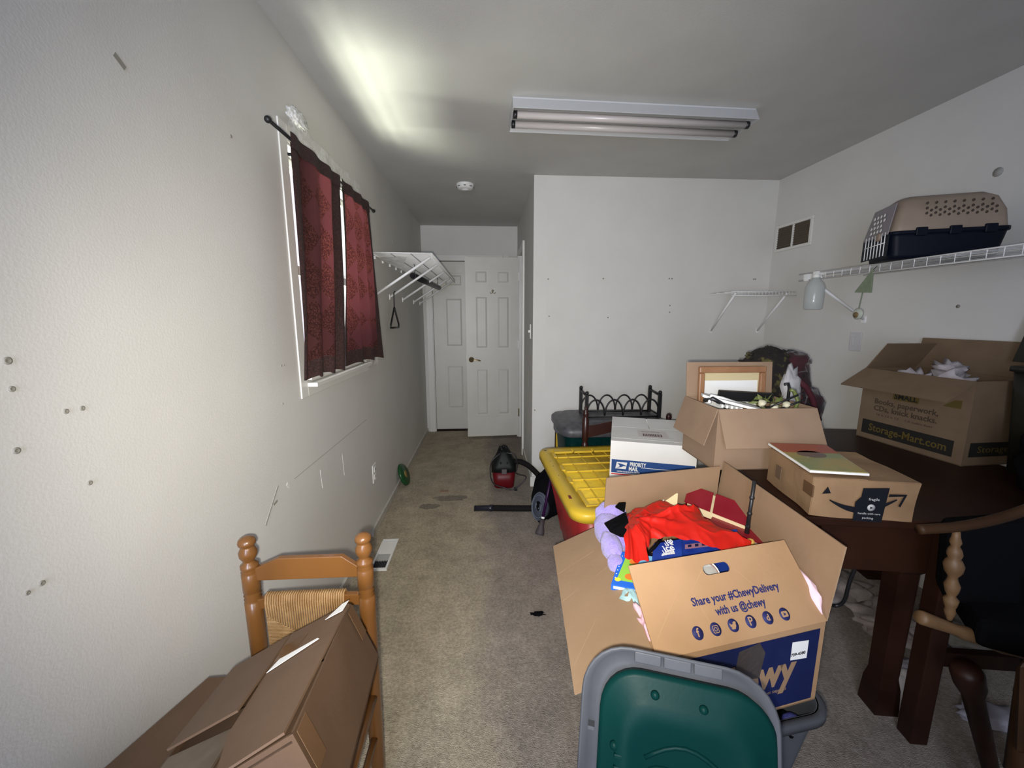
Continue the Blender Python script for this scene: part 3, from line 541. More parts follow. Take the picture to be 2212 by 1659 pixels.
for i in range(16): m.slab([asurf(*q) for q in ((pts[i][0]*1.2-.02,pts[i][1]),(lo_[i][0]*1.2-.02,lo_[i][1]),(lo_[i+1][0]*1.2-.02,lo_[i+1][1]),(pts[i+1][0]*1.2-.02,pts[i+1][1]))],.0008)
m.slab([asurf(.198,.082),asurf(.200,.090),asurf(.245,.092),asurf(.238,.086)],.0008).slab([asurf(.238,.088),asurf(.245,.092),asurf(.232,.052),asurf(.227,.055)],.0008); m.build('printed_arrow',INK,az)
MB().slab([asurf(.020,.080),asurf(.043,.083),asurf(.033,.103)],.0009).build('printed_triangle',INK,az)
lb=MB().slab([asurf(.112,.0),asurf(.188,.0),asurf(.196,.110),asurf(.128,.105),asurf(.126,.078),asurf(.112,.060)],.0012).build('black_label',INK,az)
LG=mat('label_grey',(.40,.40,.40),.6)
def aq(x,z): return asurf(x,z)-av*.0018
text('label_print','fragile',aq(.160,.072),au,(0,0,1),.012,LG,lb); text('label_print','handle with care',aq(.152,.026),au,(0,0,1),.009,LG,lb); text('label_print','packing',aq(.150,.012),au,(0,0,1),.010,LG,lb)
MB().lathe(aq(.155,.046),-av,[(.0105,0),(.0105,.0008),(0,.0008)],18).build('label_seal',LG,lb); poly('label_mark',[(-.003,-.004),(.004,0),(-.003,.004)],aq(.155,.046)-av*.0012,au,(0,0,1),INK,lb,.0006)
MB().frame(asurf(-.002,.066)-au*.001,(0,0,.036),av*.05+au*.0,-au*.0045).build('tape_strip',TAPE,az)
MB().frame(ap(-.0095,.17,.045),av*.035,V((0,0,.045)),-au*.002).build('side_print',mat('brown_ink',(.12,.075,.045),.7),az)
bk=thing('picture_book','thin glossy picture book with white edges on the worn box','book',ap(.1,.14,AH+.006))
k0=AH+.009
bc=[ap(.028,-.010,k0),ap(.172,.0,k0),ap(.205,.255,k0),ap(.012,.215,k0)]; bc=[V((.985,1.105,.926)),V((1.142,1.068,.926)),V((1.24,1.335,.926)),V((1.045,1.372,.926))]
MB().slab(bc,.007).build('pages',PAPER,bk)
CV=mat('book_cover',(.20,.24,.09),.2,(.36,.27,.07),6,lo=.4,hi=.6); cc=[lerp(q,sum(bc,V())/4,.03)+V((0,0,.0072)) for q in bc]
cv=MB().slab(cc,.0012).build('cover',CV,bk); up_=V((0,0,.0016))
MB().slab([lerp(cc[0],cc[3],.62)+up_,lerp(cc[1],cc[2],.66)+up_,cc[2]+up_,cc[3]+up_],.0006).build('red_band',mat('rust_red',(.33,.055,.03),.3),cv)
ctr=sum(cc,V())/4+V((0,.02,.0016)); MB().slab([ctr+V((.045*math.cos(a),.035*math.sin(a),0)) for a in [k*math.pi/10 for k in range(20)]],.0006).build('brown_oval',mat('mauve_brown',(.12,.075,.065),.3),cv)
MB().slab([ctr+V((.055*math.cos(a),.012+.030*math.sin(a),.0001)) for a in [k*math.pi/14+.3 for k in range(10)]],.0004).build('pale_arc',mat('grey_mauve',(.30,.25,.24),.3),cv)
# moving box with printing, flaps open
mbx=thing('moving_carton','brown moving carton with black and yellow printing, flaps open, by the right wall','box',(2.06,1.67,TZ))
o_=V((1.918,1.896,TZ)); su=V((.0262,-.4483,0)); sv=V((.285,.0167,0)); SH=.355
M=corners(o_,su,sv,SH)
M.update(f1=M['FL']+V((-.131,-.008,-.08)),f2=M['FR']+V((-.131,-.008,-.08)),l1=M['FL']+V((.005,-.085,.128)),l2=M['BL']+V((.0,-.080,.128)),b1=M['BL']+V((.02,.0,.15)),b2=M['BR']+V((.02,0,.15)),r1=M['FR']+V((.0,-.06,.13)),r2=M['BR']+V((0,-.06,.13)))
MC=mat('moving_cardboard',(.150,.098,.057),.75,(.172,.113,.067),12,.05,80)
open_box(mbx,M,{'f':('FL','FR'),'l':('FL','BL'),'b':('BL','BR')},MC,MC)
sud=su.normalized(); svn=sv.normalized(); ps=lambda a,z:o_+sud*a+V((0,0,z))-svn*.0012
PBK=mat('print_black',(.012,.011,.009),.6); PYE=mat('print_yellow',(.105,.072,.014),.6); PBR=mat('print_brown',(.055,.036,.022),.7)
bd=MB().slab([ps(.025,.028),ps(.412,.028),ps(.412,.098),ps(.025,.098)],.0008).build('printed_band',PBK,mbx)
text('band_print','Storage-Mart.com',ps(.225,.062)-svn*.001,sud,(0,0,1),.05,PYE,bd,.0008,.33)
text('printed_heading','SMALL',ps(.205,.238)-svn*.001,sud,(0,0,1),.034,PBK,mbx,.001); MB().slab([ps(.15,.222),ps(.26,.222),ps(.26,.254),ps(.15,.254)],.0006).build('heading_block',PYE,mbx)
text('printed_line','Books, paperwork,',ps(.205,.198)-svn*.0004,sud,(0,0,1),.036,PBR,mbx,.0006,.27); text('printed_line','CDs, knick knacks.',ps(.205,.164)-svn*.0004,sud,(0,0,1),.036,PBR,mbx,.0006,.27)
text('printed_small_line','16 x 12 x 12    1.5 cubic feet',ps(.205,.134)-svn*.0004,sud,(0,0,1),.014,PBR,mbx,0,.24)
poly('printed_triangle',[(-.035,-.02),(.03,-.02),(.03,.015),(.005,.012)],ps(.385,.255)-svn*.0006,sud,(0,0,1),PYE,mbx)
fr_=M['bFR']; rn=V((0,-1,0)); MB().frame(fr_+V((.02,-.002,.04)),V((.24,.014,0)),V((0,0,.06)),V((0,-.0012,0))).build('end_band',PBK,mbx); text('end_band_print','Storage',fr_+V((.13,.002,.07)),(1,.058,0),(0,0,1),.04,PYE,mbx,0,.15)
PACKP=mat('packing_paper',(.42,.38,.40),.8)
for i,(c,r) in enumerate([((1.99,1.72,1.10),(.05,.07,.05)),((2.02,1.60,1.115),(.05,.07,.055)),((2.08,1.66,1.15),(.05,.05,.05))]):
    q=MB().blob(c,r,.5,9,3,i+3).build('crumpled_paper',PACKP); tag(q,['crumpled white packing paper at the far end of the moving carton','crumpled white packing paper at the near end of the moving carton','crumpled packing paper heaped highest in the moving carton'][i],'paper','packing paper in the moving carton')
x=thing('dark_crate','dark green black storage crate behind the moving carton','crate',(2.15,1.36,1.0))
DKC=mat('black_green',(.010,.010,.006),.5)
x.location=(2.14,1.30,TZ)
MB().ringwalk([[V((2.14+a,1.27+b,z)) for a,b in rrect(hw,hh,.02,3)] for z,hw,hh in ((TZ,.075,.13),(1.19,.095,.155))]).build('crate_body',DKC,x)
MB().ringwalk([[V((2.14+a,1.27+b,z)) for a,b in rrect(hw,hh,.025,3)] for z,hw,hh in ((1.19,.105,.165),(1.21,.105,.165))]).build('crate_rim',DKC,x)
MB().slab([(2.19,1.52,1.215),(2.195,1.10,1.215),(2.215,1.12,1.45),(2.21,1.49,1.445)],.012).build('raised_lid',DKC,x)
x=thing('black_bag','black fabric bag slumped against the near end of the moving carton','bag',(2.05,1.12,TZ))
MB().blob((1.93,1.14,.90),(.13,.12,.125),.15,5,4,3).build('bag_body',BLACKF,x); MB().tube([(1.86,1.10,.99),(1.90,1.08,1.07),(1.97,1.10,1.07),(2.0,1.13,.99)],.012,8).build('strap',BLACKF,x)

# ---------------------------------------------------------------- heaped open box in the centre
k3=lambda *a:V(a)
CH={'bFL':k3(.377,.77,.391),'bFR':k3(.861,.858,.391),'bBL':k3(.425,1.366,.391),'bBR':k3(.909,1.454,.391),'FL':k3(.377,.77,.624),'FR':k3(.861,.858,.626),'BL':k3(.425,1.366,.628),'BR':k3(.909,1.454,.628),
 'f1':k3(.354,.912,.757),'f2':k3(.836,.997,.778),'b1':k3(.427,1.356,.818),'b2':k3(.911,1.445,.818),'l1':k3(.195,.785,.527),'l2':k3(.242,1.38,.534),'r1':k3(.883,.857,.833),'r2':k3(.93,1.453,.833)}
CRE0=mat('pale_crease',(.33,.215,.13),.8)
ch=thing('heaped_carton','large open cardboard box with printed front flap, heaped with toys and books','box',(.64,1.1,.391))
CHC=mat('delivery_cardboard',(.33,.195,.10),.7,(.36,.215,.112),9,.05,70); CHI=mat('delivery_cardboard_inside',(.28,.18,.105),.75,(.30,.195,.115),9,.05,70)
open_box(ch,CH,{'b':('BL','BR'),'l':('FL','BL'),'r':('FR','BR')},CHC,CHI)
# front flap with its hand hole
fa_,fb_=CH['FL'],CH['FR']; fu_=(fb_-fa_); fw_=((CH['f1']-fa_)+(CH['f2']-fb_))/2; fn_=fu_.cross(fw_).normalized()
def fp(a,b,h=0): return fa_+fu_*a+fw_*b+fn_*h
hc=(.495,.80); hw,hh=.083,.062
nst=32; inner=[]; outer=[]
asp=fw_.length/fu_.length
for i in range(nst):
    an=2*math.pi*(i+.5)/nst; cx,sx=math.cos(an),math.sin(an)
    r=hh*asp; L_=hw-r; px=(L_ if cx>0 else -L_)+r*cx; py=r*sx; inner.append((hc[0]+px,hc[1]+py/asp))
    tt=min(((1-hc[0]) if cx>0 else hc[0])/abs(cx) if abs(cx)>1e-6 else 9,((1-hc[1]) if sx>0 else hc[1])/abs(sx)/1 if abs(sx)>1e-6 else 9); outer.append((hc[0]+cx*tt,hc[1]+sx*tt))
for cnr in ((0,0),(1,0),(1,1),(0,1)):
    j=min(range(nst),key=lambda i:(outer[i][0]-cnr[0])**2+(outer[i][1]-cnr[1])**2); outer[j]=cnr
vs=[fp(*q) for q in inner]+[fp(*q) for q in outer]+[fp(*q,.004) for q in inner]+[fp(*q,.004) for q in outer]; fsx=[]
for i in range(nst):
    j=(i+1)%nst; fsx+=[(i,j,nst+j,nst+i),(2*nst+i,3*nst+i,3*nst+j,2*nst+j),(i,2*nst+i,2*nst+j,j),(nst+i,nst+j,3*nst+j,3*nst+i)]
ff=MB().add(vs,fsx).build('front_flap',CHC,ch)
fq=lambda a,b:fp(a,b,.0046)
text('printed_line','Share your #ChewyDelivery',fq(.545,.475),fu_,fw_,.0255,NAVYT,ff,.0007,.265)
text('printed_line','with us @chewy',fq(.54,.335),fu_,fw_,.0255,NAVYT,ff,.0007,.150)
def icon(a,kind):
    c=fq(a,.165); d=MB().lathe(c,fn_,[(.0145,0),(.0145,.0004),(0,.0004)],28).build('printed_badge',NAVYT,ff); q=c+fn_*.0008
    if kind in 'fP': text('badge_mark',kind,q,fu_,fw_,.026,CHC,d,.0004)
    elif kind=='t': text('badge_mark','d',q,fu_,fw_,.020,CHC,d,.0005); 
    elif kind=='c':
        m=MB()
        for s0,s1 in ((rrect(.008,.008,.003),rrect(.0066,.0066,.002)),(circ(.0045,28),circ(.0031,28))):
            uu=fu_.normalized(); ww=fw_.normalized(); A=[q+uu*x+ww*y for x,y in s0]; Bv=[q+uu*x+ww*y for x,y in s1]; n_=len(A); m.add(A+Bv,[(i,(i+1)%n_,n_+(i+1)%n_,n_+i) for i in range(n_)])
        m.build('badge_mark',CHC,d)
    elif kind=='b': poly('badge_mark',[(-.009,.006),(-.005,.002),(0,.003),(.001,.007),(.006,.008),(.010,.006),(.008,.004),(.007,-.002),(.002,-.008),(-.005,-.008),(-.009,-.006),(-.005,-.005),(-.008,-.002),(-.009,.002)],q,fu_,fw_,CHC,d)
    elif kind=='v': w_=poly('badge_mark',rrect(.009,.0065,.003),q,fu_,fw_,CHC,d); poly('badge_triangle',[(-.003,-.0035),(.004,0),(-.003,.0035)],q+fn_*.0006,fu_,fw_,NAVYT,d)
for a,kd in zip((.250,.352,.455,.560,.665,.770),'fcbPtv'): icon(a,kd)
# crease lines and printed front panel
for t0,t1,s0,s1 in ((.12,.30,.95,.55),(.50,.62,1.0,.03),(.72,.78,1.0,.3)):
    lq=lambda a,b:lerp(lerp(CH['FL'],CH['BL'],a),lerp(CH['l1'],CH['l2'],a),b)
    ln_=(CH['BL']-CH['FL']).cross(CH['l1']-CH['FL']).normalized(); ln_=ln_ if ln_.z>0 else -ln_
    A=lq(t0,s0)+ln_*.0046; Bq=lq(t1,s1)+ln_*.0046; s_=(Bq-A).cross(ln_).normalized()*.0011; MB().slab([A-s_,Bq-s_,Bq+s_,A+s_],.0003).build('crease_line',CRE0,ch)
CRE=mat('crease',(.375,.23,.122),.75)
for a0,b0,a1,b1 in ((.30,.60,.41,.82),(.30,.60,.36,.02),(.575,.84,.66,.99),(.60,.76,.68,.50),(.02,.16,.22,.62)):
    A=fq(a0,b0); Bq=fq(a1,b1); s_=(Bq-A).cross(fn_).normalized()*.0009; MB().slab([A-s_,Bq-s_,Bq+s_,A+s_],.0004).build('crease_line',CRE,ff)
fpan=[CH['bFL'],CH['bFR'],CH['FR'],CH['FL']]; pn=(CH['bFR']-CH['bFL']).cross(k3(0,0,1)).normalized(); 
if pn.y>0: pn=-pn
pf_=lambda a,b:lerp(lerp(CH['bFL'],CH['bFR'],a),lerp(CH['FL'],CH['FR'],a),b)+pn*.001
nv=MB().slab([pf_(.03,.05),pf_(.965,.05),pf_(.965,.93),pf_(.03,.93)],.0008).build('printed_front',NAVY,ch)
cu_=(CH['bFR']-CH['bFL']).normalized()
text('front_print','chewy',pf_(.575,.50)+pn*.001,cu_,(0,0,1),.115,TANINK,nv,.004,.25); text('front_small_print','pet supplies',pf_(.72,.27)+pn*.001,cu_,(0,0,1),.014,TANINK,nv)
sl=MB().slab([pf_(.79,.62)+pn*.001,pf_(.895,.60)+pn*.001,pf_(.895,.82)+pn*.001,pf_(.79,.84)+pn*.001],.0006).build('paper_label',PAPER,nv); text('label_print','739-4380',pf_(.835,.68)+pn*.002,cu_,(0,0,1),.012,INK,nv,.0003)
MB().slab([pf_(.44,.55)+pn*.0014,pf_(.60,.50)+pn*.0014,pf_(.62,.80)+pn*.0014,pf_(.58,.93)+pn*.0014,pf_(.46,.88)+pn*.0014],.001).build('clear_tape',DTAPE,ch)
MB().slab([lerp(CH['BL'],CH['BR'],.36)+V((0,-.009,.145)),lerp(CH['BL'],CH['BR'],.50)+V((0,-.009,.150)),lerp(CH['BL'],CH['BR'],.51)+V((0,-.009,.120)),lerp(CH['BL'],CH['BR'],.37)+V((0,-.009,.115))],.001).build('torn_tape',mat('torn_tape',(.56,.42,.28),.5),ch)
# contents
def mound(a,b):
    x=.40+a*.41+b*.03; y=.86+b*.46; return V((x+.02,y+.03+a*.05,.50+.10*math.sin(math.pi*a)*math.sin(math.pi*b)))
x=thing('red_satin_costume','shiny red satin costume with black corner patches on top of the heap','costume',(.6,1.15,.62))
def pline(pts,t):
    t=max(0,min(.9999,t))*(len(pts)-1); i=int(t); f=t-i; return V(pts[i])*(1-f)+V(pts[i+1])*f
SB=[(.392,1.035),(.425,1.012),(.452,1.015),(.468,1.065),(.500,1.105),(.555,1.115),(.605,1.105),(.645,1.075),(.690,1.045),(.735,1.045),(.792,1.070)]
ST_=[(.452,1.215),(.466,1.265),(.485,1.315),(.545,1.350),(.61,1.368),(.668,1.372),(.705,1.345),(.738,1.300),(.758,1.235),(.775,1.165),(.793,1.080)]
def crease(q): n_=noise.noise(q); return (1-min(1,abs(n_)*2.6))**2
def sat(a,b):
    lo=pline([(x,y,0) for x,y in SB],a); hi=pline([(x,y,0) for x,y in ST_],a); p=lo*(1-b)+hi*b
    p.x+=.006*math.sin(b*14+a*5)*(1-abs(2*b-1)); p.y+=.006*math.sin(a*47+2)*(1-b)**2
    dome=math.sin(math.pi*min(1,.20+b*.72))*(.50+.5*math.sin(math.pi*(.12+a*.76)))
    q=V((p.x*9+p.y*6,p.y*5-p.x*9,3.1)); q2=V((p.x*17-p.y*5,p.y*16+p.x*6,8.4)); d_=V((p.x-.45,p.y-1.18,0)); rad=math.atan2(d_.y,d_.x)
    f=.020*crease(V((rad*2.6,d_.length*2.2,1.7)))*min(1,d_.length*7)+.012*crease(q*.8)+.006*crease(q2)+.012*noise.noise(q*.6)
    return V((p.x,p.y,.668+.078*dome+f*(.35+.65*min(1,4*b*(1-b)+.3))))
MB().grid(sat,150,100).build('satin',SATIN,x)
MB().slab([(.384,1.220,.712),(.388,1.167,.712),(.410,1.133,.714),(.446,1.114,.720),(.455,1.186,.732),(.476,1.272,.722)],.004).build('black_corner',BLACKF,x,bevel=.001)
MB().slab([(.456,1.325,.716),(.470,1.270,.724),(.498,1.335,.726),(.478,1.350,.718)],.005).build('black_corner',BLACKF,x)
MB().tube([(.470,1.052,.712),(.492,1.066,.718),(.520,1.090,.726)],.005,6).build('black_cord',BLACKF,x)
x=thing('lavender_plush','lavender fluffy plush toy at the left end of the heap','plush toy',(.43,1.25,.56))
for c,r,nm in (((.435,1.30,.635),(.055,.11,.055),'body'),((.405,1.20,.640),(.032,.07,.042),'arm'),((.398,1.125,.628),(.026,.038,.028),'paw'),((.56,1.41,.70),(.06,.022,.02),'arm'),((.46,1.38,.66),(.06,.05,.05),'head')): MB().blob(c,r,.05,6,4,2).build(nm,LAV,x)
MB().blob((.61,1.415,.705),(.02,.018,.016),.1,6,3,1).build('white_paw',PAPER,x)
RB=mat('red_leatherette',(.22,.006,.018),.35,(.26,.010,.025),9); PG=mat('page_edges',(.72,.58,.36),.7)
x=thing('red_book','thick red hardback book leaning at the back of the heap','book',(.83,1.36,.62))
c0=V((.745,1.385,.700)); c1=V((.885,1.205,.690)); rd=(c1-c0); rw=V((.060,.085,.030)); rt=V((.02,.02,-.036))
MB().slab([c0,c0+rd*.42,c0+rd*.42+rw,c0+rw],.004).build('cover',RB,x); MB().slab([c0+rd*.46,c1,c1+rw,c0+rd*.46+rw],.004).build('cover',RB,x)
MB().frame(c0+rd*.05+V((0,0,-.026)),rd*.9,rw*.95,V((0,0,.024))).build('pages',PG,x); MB().slab([c0+V((0,0,-.033)),c1+V((0,0,-.033)),c1+rw*1.05+V((0,0,-.033)),c0+rw*1.05+V((0,0,-.033))],.004).build('back_cover',RB,x)
x=thing('maroon_book','dark red book with cream pages lying below the red book','book',(.86,1.2,.6))
c0=V((.775,1.265,.655)); rd=V((.125,-.145,-.006)); rw=V((.05,.05,.005))
MB().frame(c0,rd,rw,V((0,0,.018))).build('pages',PG,x); MB().frame(c0-V((.004,.004,.006)),rd*1.05,rw*1.08,V((0,0,.005))).build('back_cover',mat('maroon_cover',(.10,.005,.02),.4),x); MB().frame(c0+V((-.004,-.002,.019)),rd*1.0,rw*1.05,V((0,0,.004))).build('cover',RB,x)
x=thing('black_wand','thin black stick with a yellow tip standing in the heap','stick',(.875,1.2,.64))
MB().tube([(.868,1.195,.655),(.876,1.20,.76),(.884,1.205,.858)],[.008,.006,.006],8).build('shaft',BLACKP,x)
for z in (.70,.745,.80): q=lerp((.868,1.195,.655),(.884,1.205,.858),(z-.655)/.203); MB().blob(q,.0085,.2,6,2,1).build('knob',BLACKP,x)
MB().blob((.852,1.150,.672),(.013,.013,.011),.05,5,2).build('yellow_tip',mat('amber_tip',(.70,.42,.10),.4),x)
x=thing('light_string_box','dark blue glossy box of string lights lettered ice Lights','box',(.55,1.08,.6))
A=V((.455,1.000,.655)); uu=V((.100,.012,.006)); vv=V((.060,.125,.040)); MB().frame(A,uu,vv,uu.cross(vv).normalized()*.0-V((0,0,.05))).build('carton',BLUEB,x,bevel=.003)
nn=uu.cross(vv).normalized(); WT=mat('white_print',(.80,.80,.84),.5)
for body,b_,sz in (('ice',.775,.031),('Lights',.685,.0155),('twinkling icicle curtain',.635,.0045),('with timer and memory',.605,.0045),('15 ft',.88,.015),('100',.955,.018)): text('printed_line',body,A+uu*.52+vv*b_+nn*.0012,uu,vv,sz,WT,x,.0006)
x=thing('blue_photo_box','blue printed box with a house photo, beside the string lights box','box',(.68,1.08,.6))
A2=V((.572,1.050,.662)); u2=V((.20,.020,.002)); v2=V((.055,.115,.036)); MB().frame(A2,u2,v2,V((0,0,-.05))).build('carton',BLUEB,x,bevel=.003); n2=u2.cross(v2).normalized()
PK=mat('dusk_pink',(.30,.15,.22),.5); DK=mat('night_blue',(.012,.012,.05),.4)
MB().slab([A2+u2*.05+v2*.50+n2*.001,A2+u2*.75+v2*.50+n2*.001,A2+u2*.75+v2*.66+n2*.001,A2+u2*.05+v2*.64+n2*.001],.0005).build('printed_house',PK,x)
for k in range(5): MB().slab([A2+u2*(.10+k*.12)+v2*.54+n2*.0018,A2+u2*(.16+k*.12)+v2*.54+n2*.0018,A2+u2*(.16+k*.12)+v2*.62+n2*.0018,A2+u2*(.10+k*.12)+v2*.62+n2*.0018],.0004).build('printed_window',DK,x)
text('printed_line','indoor lights',A2+u2*.28+v2*.86+n2*.0012,u2,v2,.010,WT,x); MB().slab([A2+u2*.62+v2*.95+n2*.001,A2+u2*.72+v2*.95+n2*.001,A2+u2*.99+v2*.35+n2*.001,A2+u2*.93+v2*.25+n2*.001],.0005).build('pale_stripe',mat('pale_stripe',(.35,.38,.50),.4),x)
x=thing('childrens_book','blue and green picture book with orange shapes at the left of the heap','book',(.44,1.05,.55))
KB=mat('kids_blue',(.02,.13,.62),.3); KG=mat('kids_green',(.28,.55,.07),.35); KO=mat('kids_orange',(.75,.20,.03),.4); KS=mat('sky_blue',(.20,.50,.80),.35); KY=mat('kids_yellow',(.85,.70,.06),.4)
A3=V((.352,1.030,.628)); u3=V((.10,-.055,.012)); v3=V((.070,.115,.028)); MB().frame(A3,u3,v3,V((0,0,-.018))).build('cover',KB,x); n3=u3.cross(v3).normalized()
b3=lambda a,b,h=.001:A3+u3*a+v3*b+n3*h
MB().slab([b3(.10,.14),b3(1,.14),b3(1,.98),b3(.16,.98)],.0006).build('printed_field',KG,x); MB().slab([b3(.45,.5,.0018),b3(1,.5,.0018),b3(1,.97,.0018),b3(.5,.97,.0018)],.0005).build('printed_sky',KS,x)
for a,b,r,mm in ((.40,.72,.014,KO),(.52,.62,.010,KO),(.40,.27,.015,KO),(.55,.24,.012,KY),(.13,.14,.009,KY)): MB().slab([b3(a,b,.0028)+u3.normalized()*r*math.cos(t_*.628)+v3.normalized()*r*.8*math.sin(t_*.628) for t_ in range(10)],.0004).build('printed_shape',mm,x)
MB().frame(b3(.05,.0,-.012),u3*.92,V((0,0,.008)),V((-.0015,-.003,0))).build('page_edges',PAPER,x)
for k in range(7): MB().lathe(b3(.05,.2+k*.11),n3,[(.002,0),(.002,.0006),(0,.0006)],8).build('printed_dot',PAPER,x)
TL_=mat('pale_teal_cloth',(.36,.56,.60),.8); PKC=mat('pink_cloth',(.72,.42,.52),.8,(.78,.70,.72),16); 
q=MB().blob((.395,.985,.590),(.03,.05,.045),.25,7,3,2).build('pale_teal_cloth',TL_); tag(q,'pale teal cloth below the picture book at the left of the heap','cloth')
x=MB().blob((.402,.880,.604),(.024,.075,.04),.35,8,4,5).build('pink_white_cloth',PKC); tag(x,'pink and white cloth squeezed behind the printed front flap','cloth')
x=MB().blob((.858,.945,.655),(.018,.075,.05),.12,5,3,7).build('pale_pink_cloth',mat('pale_pink_cloth',(.80,.58,.66),.8)); tag(x,'pale pink cloth between the front flap and the right flap','cloth')
x=MB().blob((.415,1.20,.585),(.035,.05,.035),.4,8,3,9).build('clear_wrapping',mat('clear_wrap',(.55,.53,.52),.15)); tag(x,'crumpled clear plastic wrapping under the lavender plush','wrapping')
x=thing('cream_folder','cream folded card sticking up behind the red costume','card',(.66,1.37,.62))
MB().frame((.64,1.39,.66),(.07,-.02,.01),(.02,.04,.05),(0,0,.004)).build('folder',mat('cream_card',(.74,.60,.36),.7),x); MB().frame((.63,1.405,.68),(.04,-.01,.01),(.01,.03,.04),(0,0,.003)).build('white_sheet',PAPER,x)
q=thing('white_rim_cup','purple cup with a white rim seen through the hand hole','cup',(.62,.96,.6))
MB().lathe((.612,.985,.680),(.1,-.62,.78),[(.026,-.05),(.034,0),(.036,.004),(.033,.006),(.030,0),(.02,-.012),(0,-.014)],22).build('cup_body',mat('cup_brown',(.25,.16,.14),.5),q); MB().lathe((.612,.985,.683),(.1,-.62,.78),[(.0345,.0),(.0368,.0),(.0368,.005),(.0345,.005),(.0345,.0)],24).build('cup_rim',PAPER,q)
q=MB().blob((.560,.985,.685),(.022,.03,.02),.2,6,3,4).build('blue_ball',mat('bright_blue',(.03,.10,.5),.4)); tag(q,'bright blue crumpled foil seen through the hand hole','foil')
MB().grid(mound,10,10).build('loose_fill',mat('dim_cloth',(.035,.035,.05),.9,(.09,.08,.1),14),None,kind='stuff')
bpy.data.objects['loose_fill']['label']='dark mixed cloths filling the heaped carton'; bpy.data.objects['loose_fill']['category']='cloths'

# ---------------------------------------------------------------- grey bin and the two lids in front
def tote(root,cx,cy,hw,hh,z0,z1,taper,rot,mm,r=.06,rim=.018,wall=.004,names=('body','rim')):
    c,s=math.cos(rot),math.sin(rot); R=lambda x,y,z:V((cx+c*x-s*y,cy+s*x+c*y,z))
    ring=lambda a,b,rr,z:[R(x,y,z) for x,y in rrect(a,b,rr,6)]
    t=taper; out=[ring(hw-t,hh-t,r*.8,z0),ring(hw-t+.0,hh-t,r*.8,z0+.005),ring(hw,hh,r,z1)]; inn=[ring(hw-wall,hh-wall,r,z1),ring(hw-t-wall,hh-t-wall,r*.8,z0+wall*1.5)]
    bo=MB().ringwalk(out+inn).build(names[0],mm,root)
    MB().ringwalk([ring(hw,hh,r,z1-.022),ring(hw+rim,hh+rim,r+rim,z1-.022),ring(hw+rim,hh+rim,r+rim,z1-.004),ring(hw+rim-.004,hh+rim-.004,r+rim,z1),ring(hw-.002,hh-.002,r,z1),ring(hw,hh,r,z1-.022)],caps=False).build(names[1],mm,root)
    return R
gb=thing('grey_bin','grey plastic storage bin under the heaped carton, at the bottom edge','bin',(.585,.985,0))
tote(gb,.585,.985,.272,.195,0,.388,.05,.14,GREY)
q=MB().blob((.765,.845,.335),(.05,.022,.03),.25,6,3,3).build('black_cloth_lump',BLACKF); tag(q,'black cloth in the right end of the grey bin','cloth')
q=MB().blob((.78,.835,.362),(.024,.014,.012),.1,6,3,6).build('indigo_ball',mat('indigo',(.05,.055,.22),.5)); tag(q,'small indigo ball on the black cloth in the grey bin','ball')
MB().frame((.60,.86,.02),(.17,.03,0),(-.02,.14,0),(0,0,.22)).build('packed_cloth',BLACKF); tag(bpy.data.objects['packed_cloth'],'folded black cloth packed low in the grey bin','cloth')
# lids: frame from the two upper corners, leaning back
LTL=V((.193,.71,.709)); LTR=V((.538,.60,.703)); lu=(LTR-LTL).normalized(); ld=V((-.034,-.066,-.194)); ld=(ld-lu*ld.dot(lu)).normalized(); ln=lu.cross(-ld).normalized()
if ln.y>0: ln=-ln
LW=.350; LH=.55
def lid(root,hw,hh,off,rim,depth,m,center,r=.075):
    ctr=center+ln*off
    rg=lambda a,b,rr,h:[ctr+lu*x-ld*y*1+ln*h for x,y in rrect(a,b,rr,7)]
    return ctr,rg
lc=LTL+lu*LW*.5+ld*LH*.5-ld*.042
gl=thing('grey_lid','large grey plastic tote lid standing on edge in the foreground','lid',lc+ld*LH*.5)
c_,rg=lid(gl,0,0,0,0,0,None,lc)
MB().ringwalk([rg(LW/2-.04,LH/2-.04,.05,.0),rg(LW/2-.012,LH/2-.012,.085,.0),rg(LW/2,LH/2,.09,.030),rg(LW/2-.005,LH/2-.005,.085,.032),rg(LW/2-.016,LH/2-.016,.08,.006),rg(LW/2-.04,LH/2-.04,.05,.006)],caps=True).build('lid_shell',GREY,gl)
for (a,b) in ((-.055,.0),(.0,.0),(.055,0)):
    MB().frame(c_+lu*(a-.022)-ld*(LH/2-.012)+ln*.008,lu*.050,ld*.020,ln*.006).build('rim_rib',GREY,gl,bevel=.002)
for s_ in (-1,1):
    for t_ in (-.12,.05,.16): MB().frame(c_+lu*s_*(LW/2-.016)+ld*t_+ln*.006,lu*.012*-s_,ld*.006,ln*.02).build('rim_rib',GREY,gl)
gg=thing('green_lid','dark green plastic tote lid nested in front of the grey lid','lid',lc+ld*(LH*.5)+ln*.02)
c2=lc+ld*.014+lu*.016; GW,GH=LW-.044,LH-.056
rg2=lambda a,b,rr,h:[c2+lu*x-ld*y+ln*h for x,y in rrect(a,b,rr,7)]
MB().ringwalk([rg2(GW/2,GH/2,.075,.007),rg2(GW/2+.002,GH/2+.002,.075,.026),rg2(GW/2-.006,GH/2-.006,.07,.031),rg2(GW/2-.028,GH/2-.034,.06,.033),rg2(GW/2-.034,GH/2-.044,.055,.040),rg2(GW/2-.055,GH/2-.075,.05,.042),rg2(GW/2-.062,GH/2-.088,.045,.036),rg2(.02,.02,.015,.035)]).build('lid_shell',TEAL,gg)
MB().tube([c2+lu*x-ld*y+ln*.035 for x,y in rrect(GW/2-.075,.10,.04,6)[:14]],.006,6).build('embossed_rib',TEAL,gg)
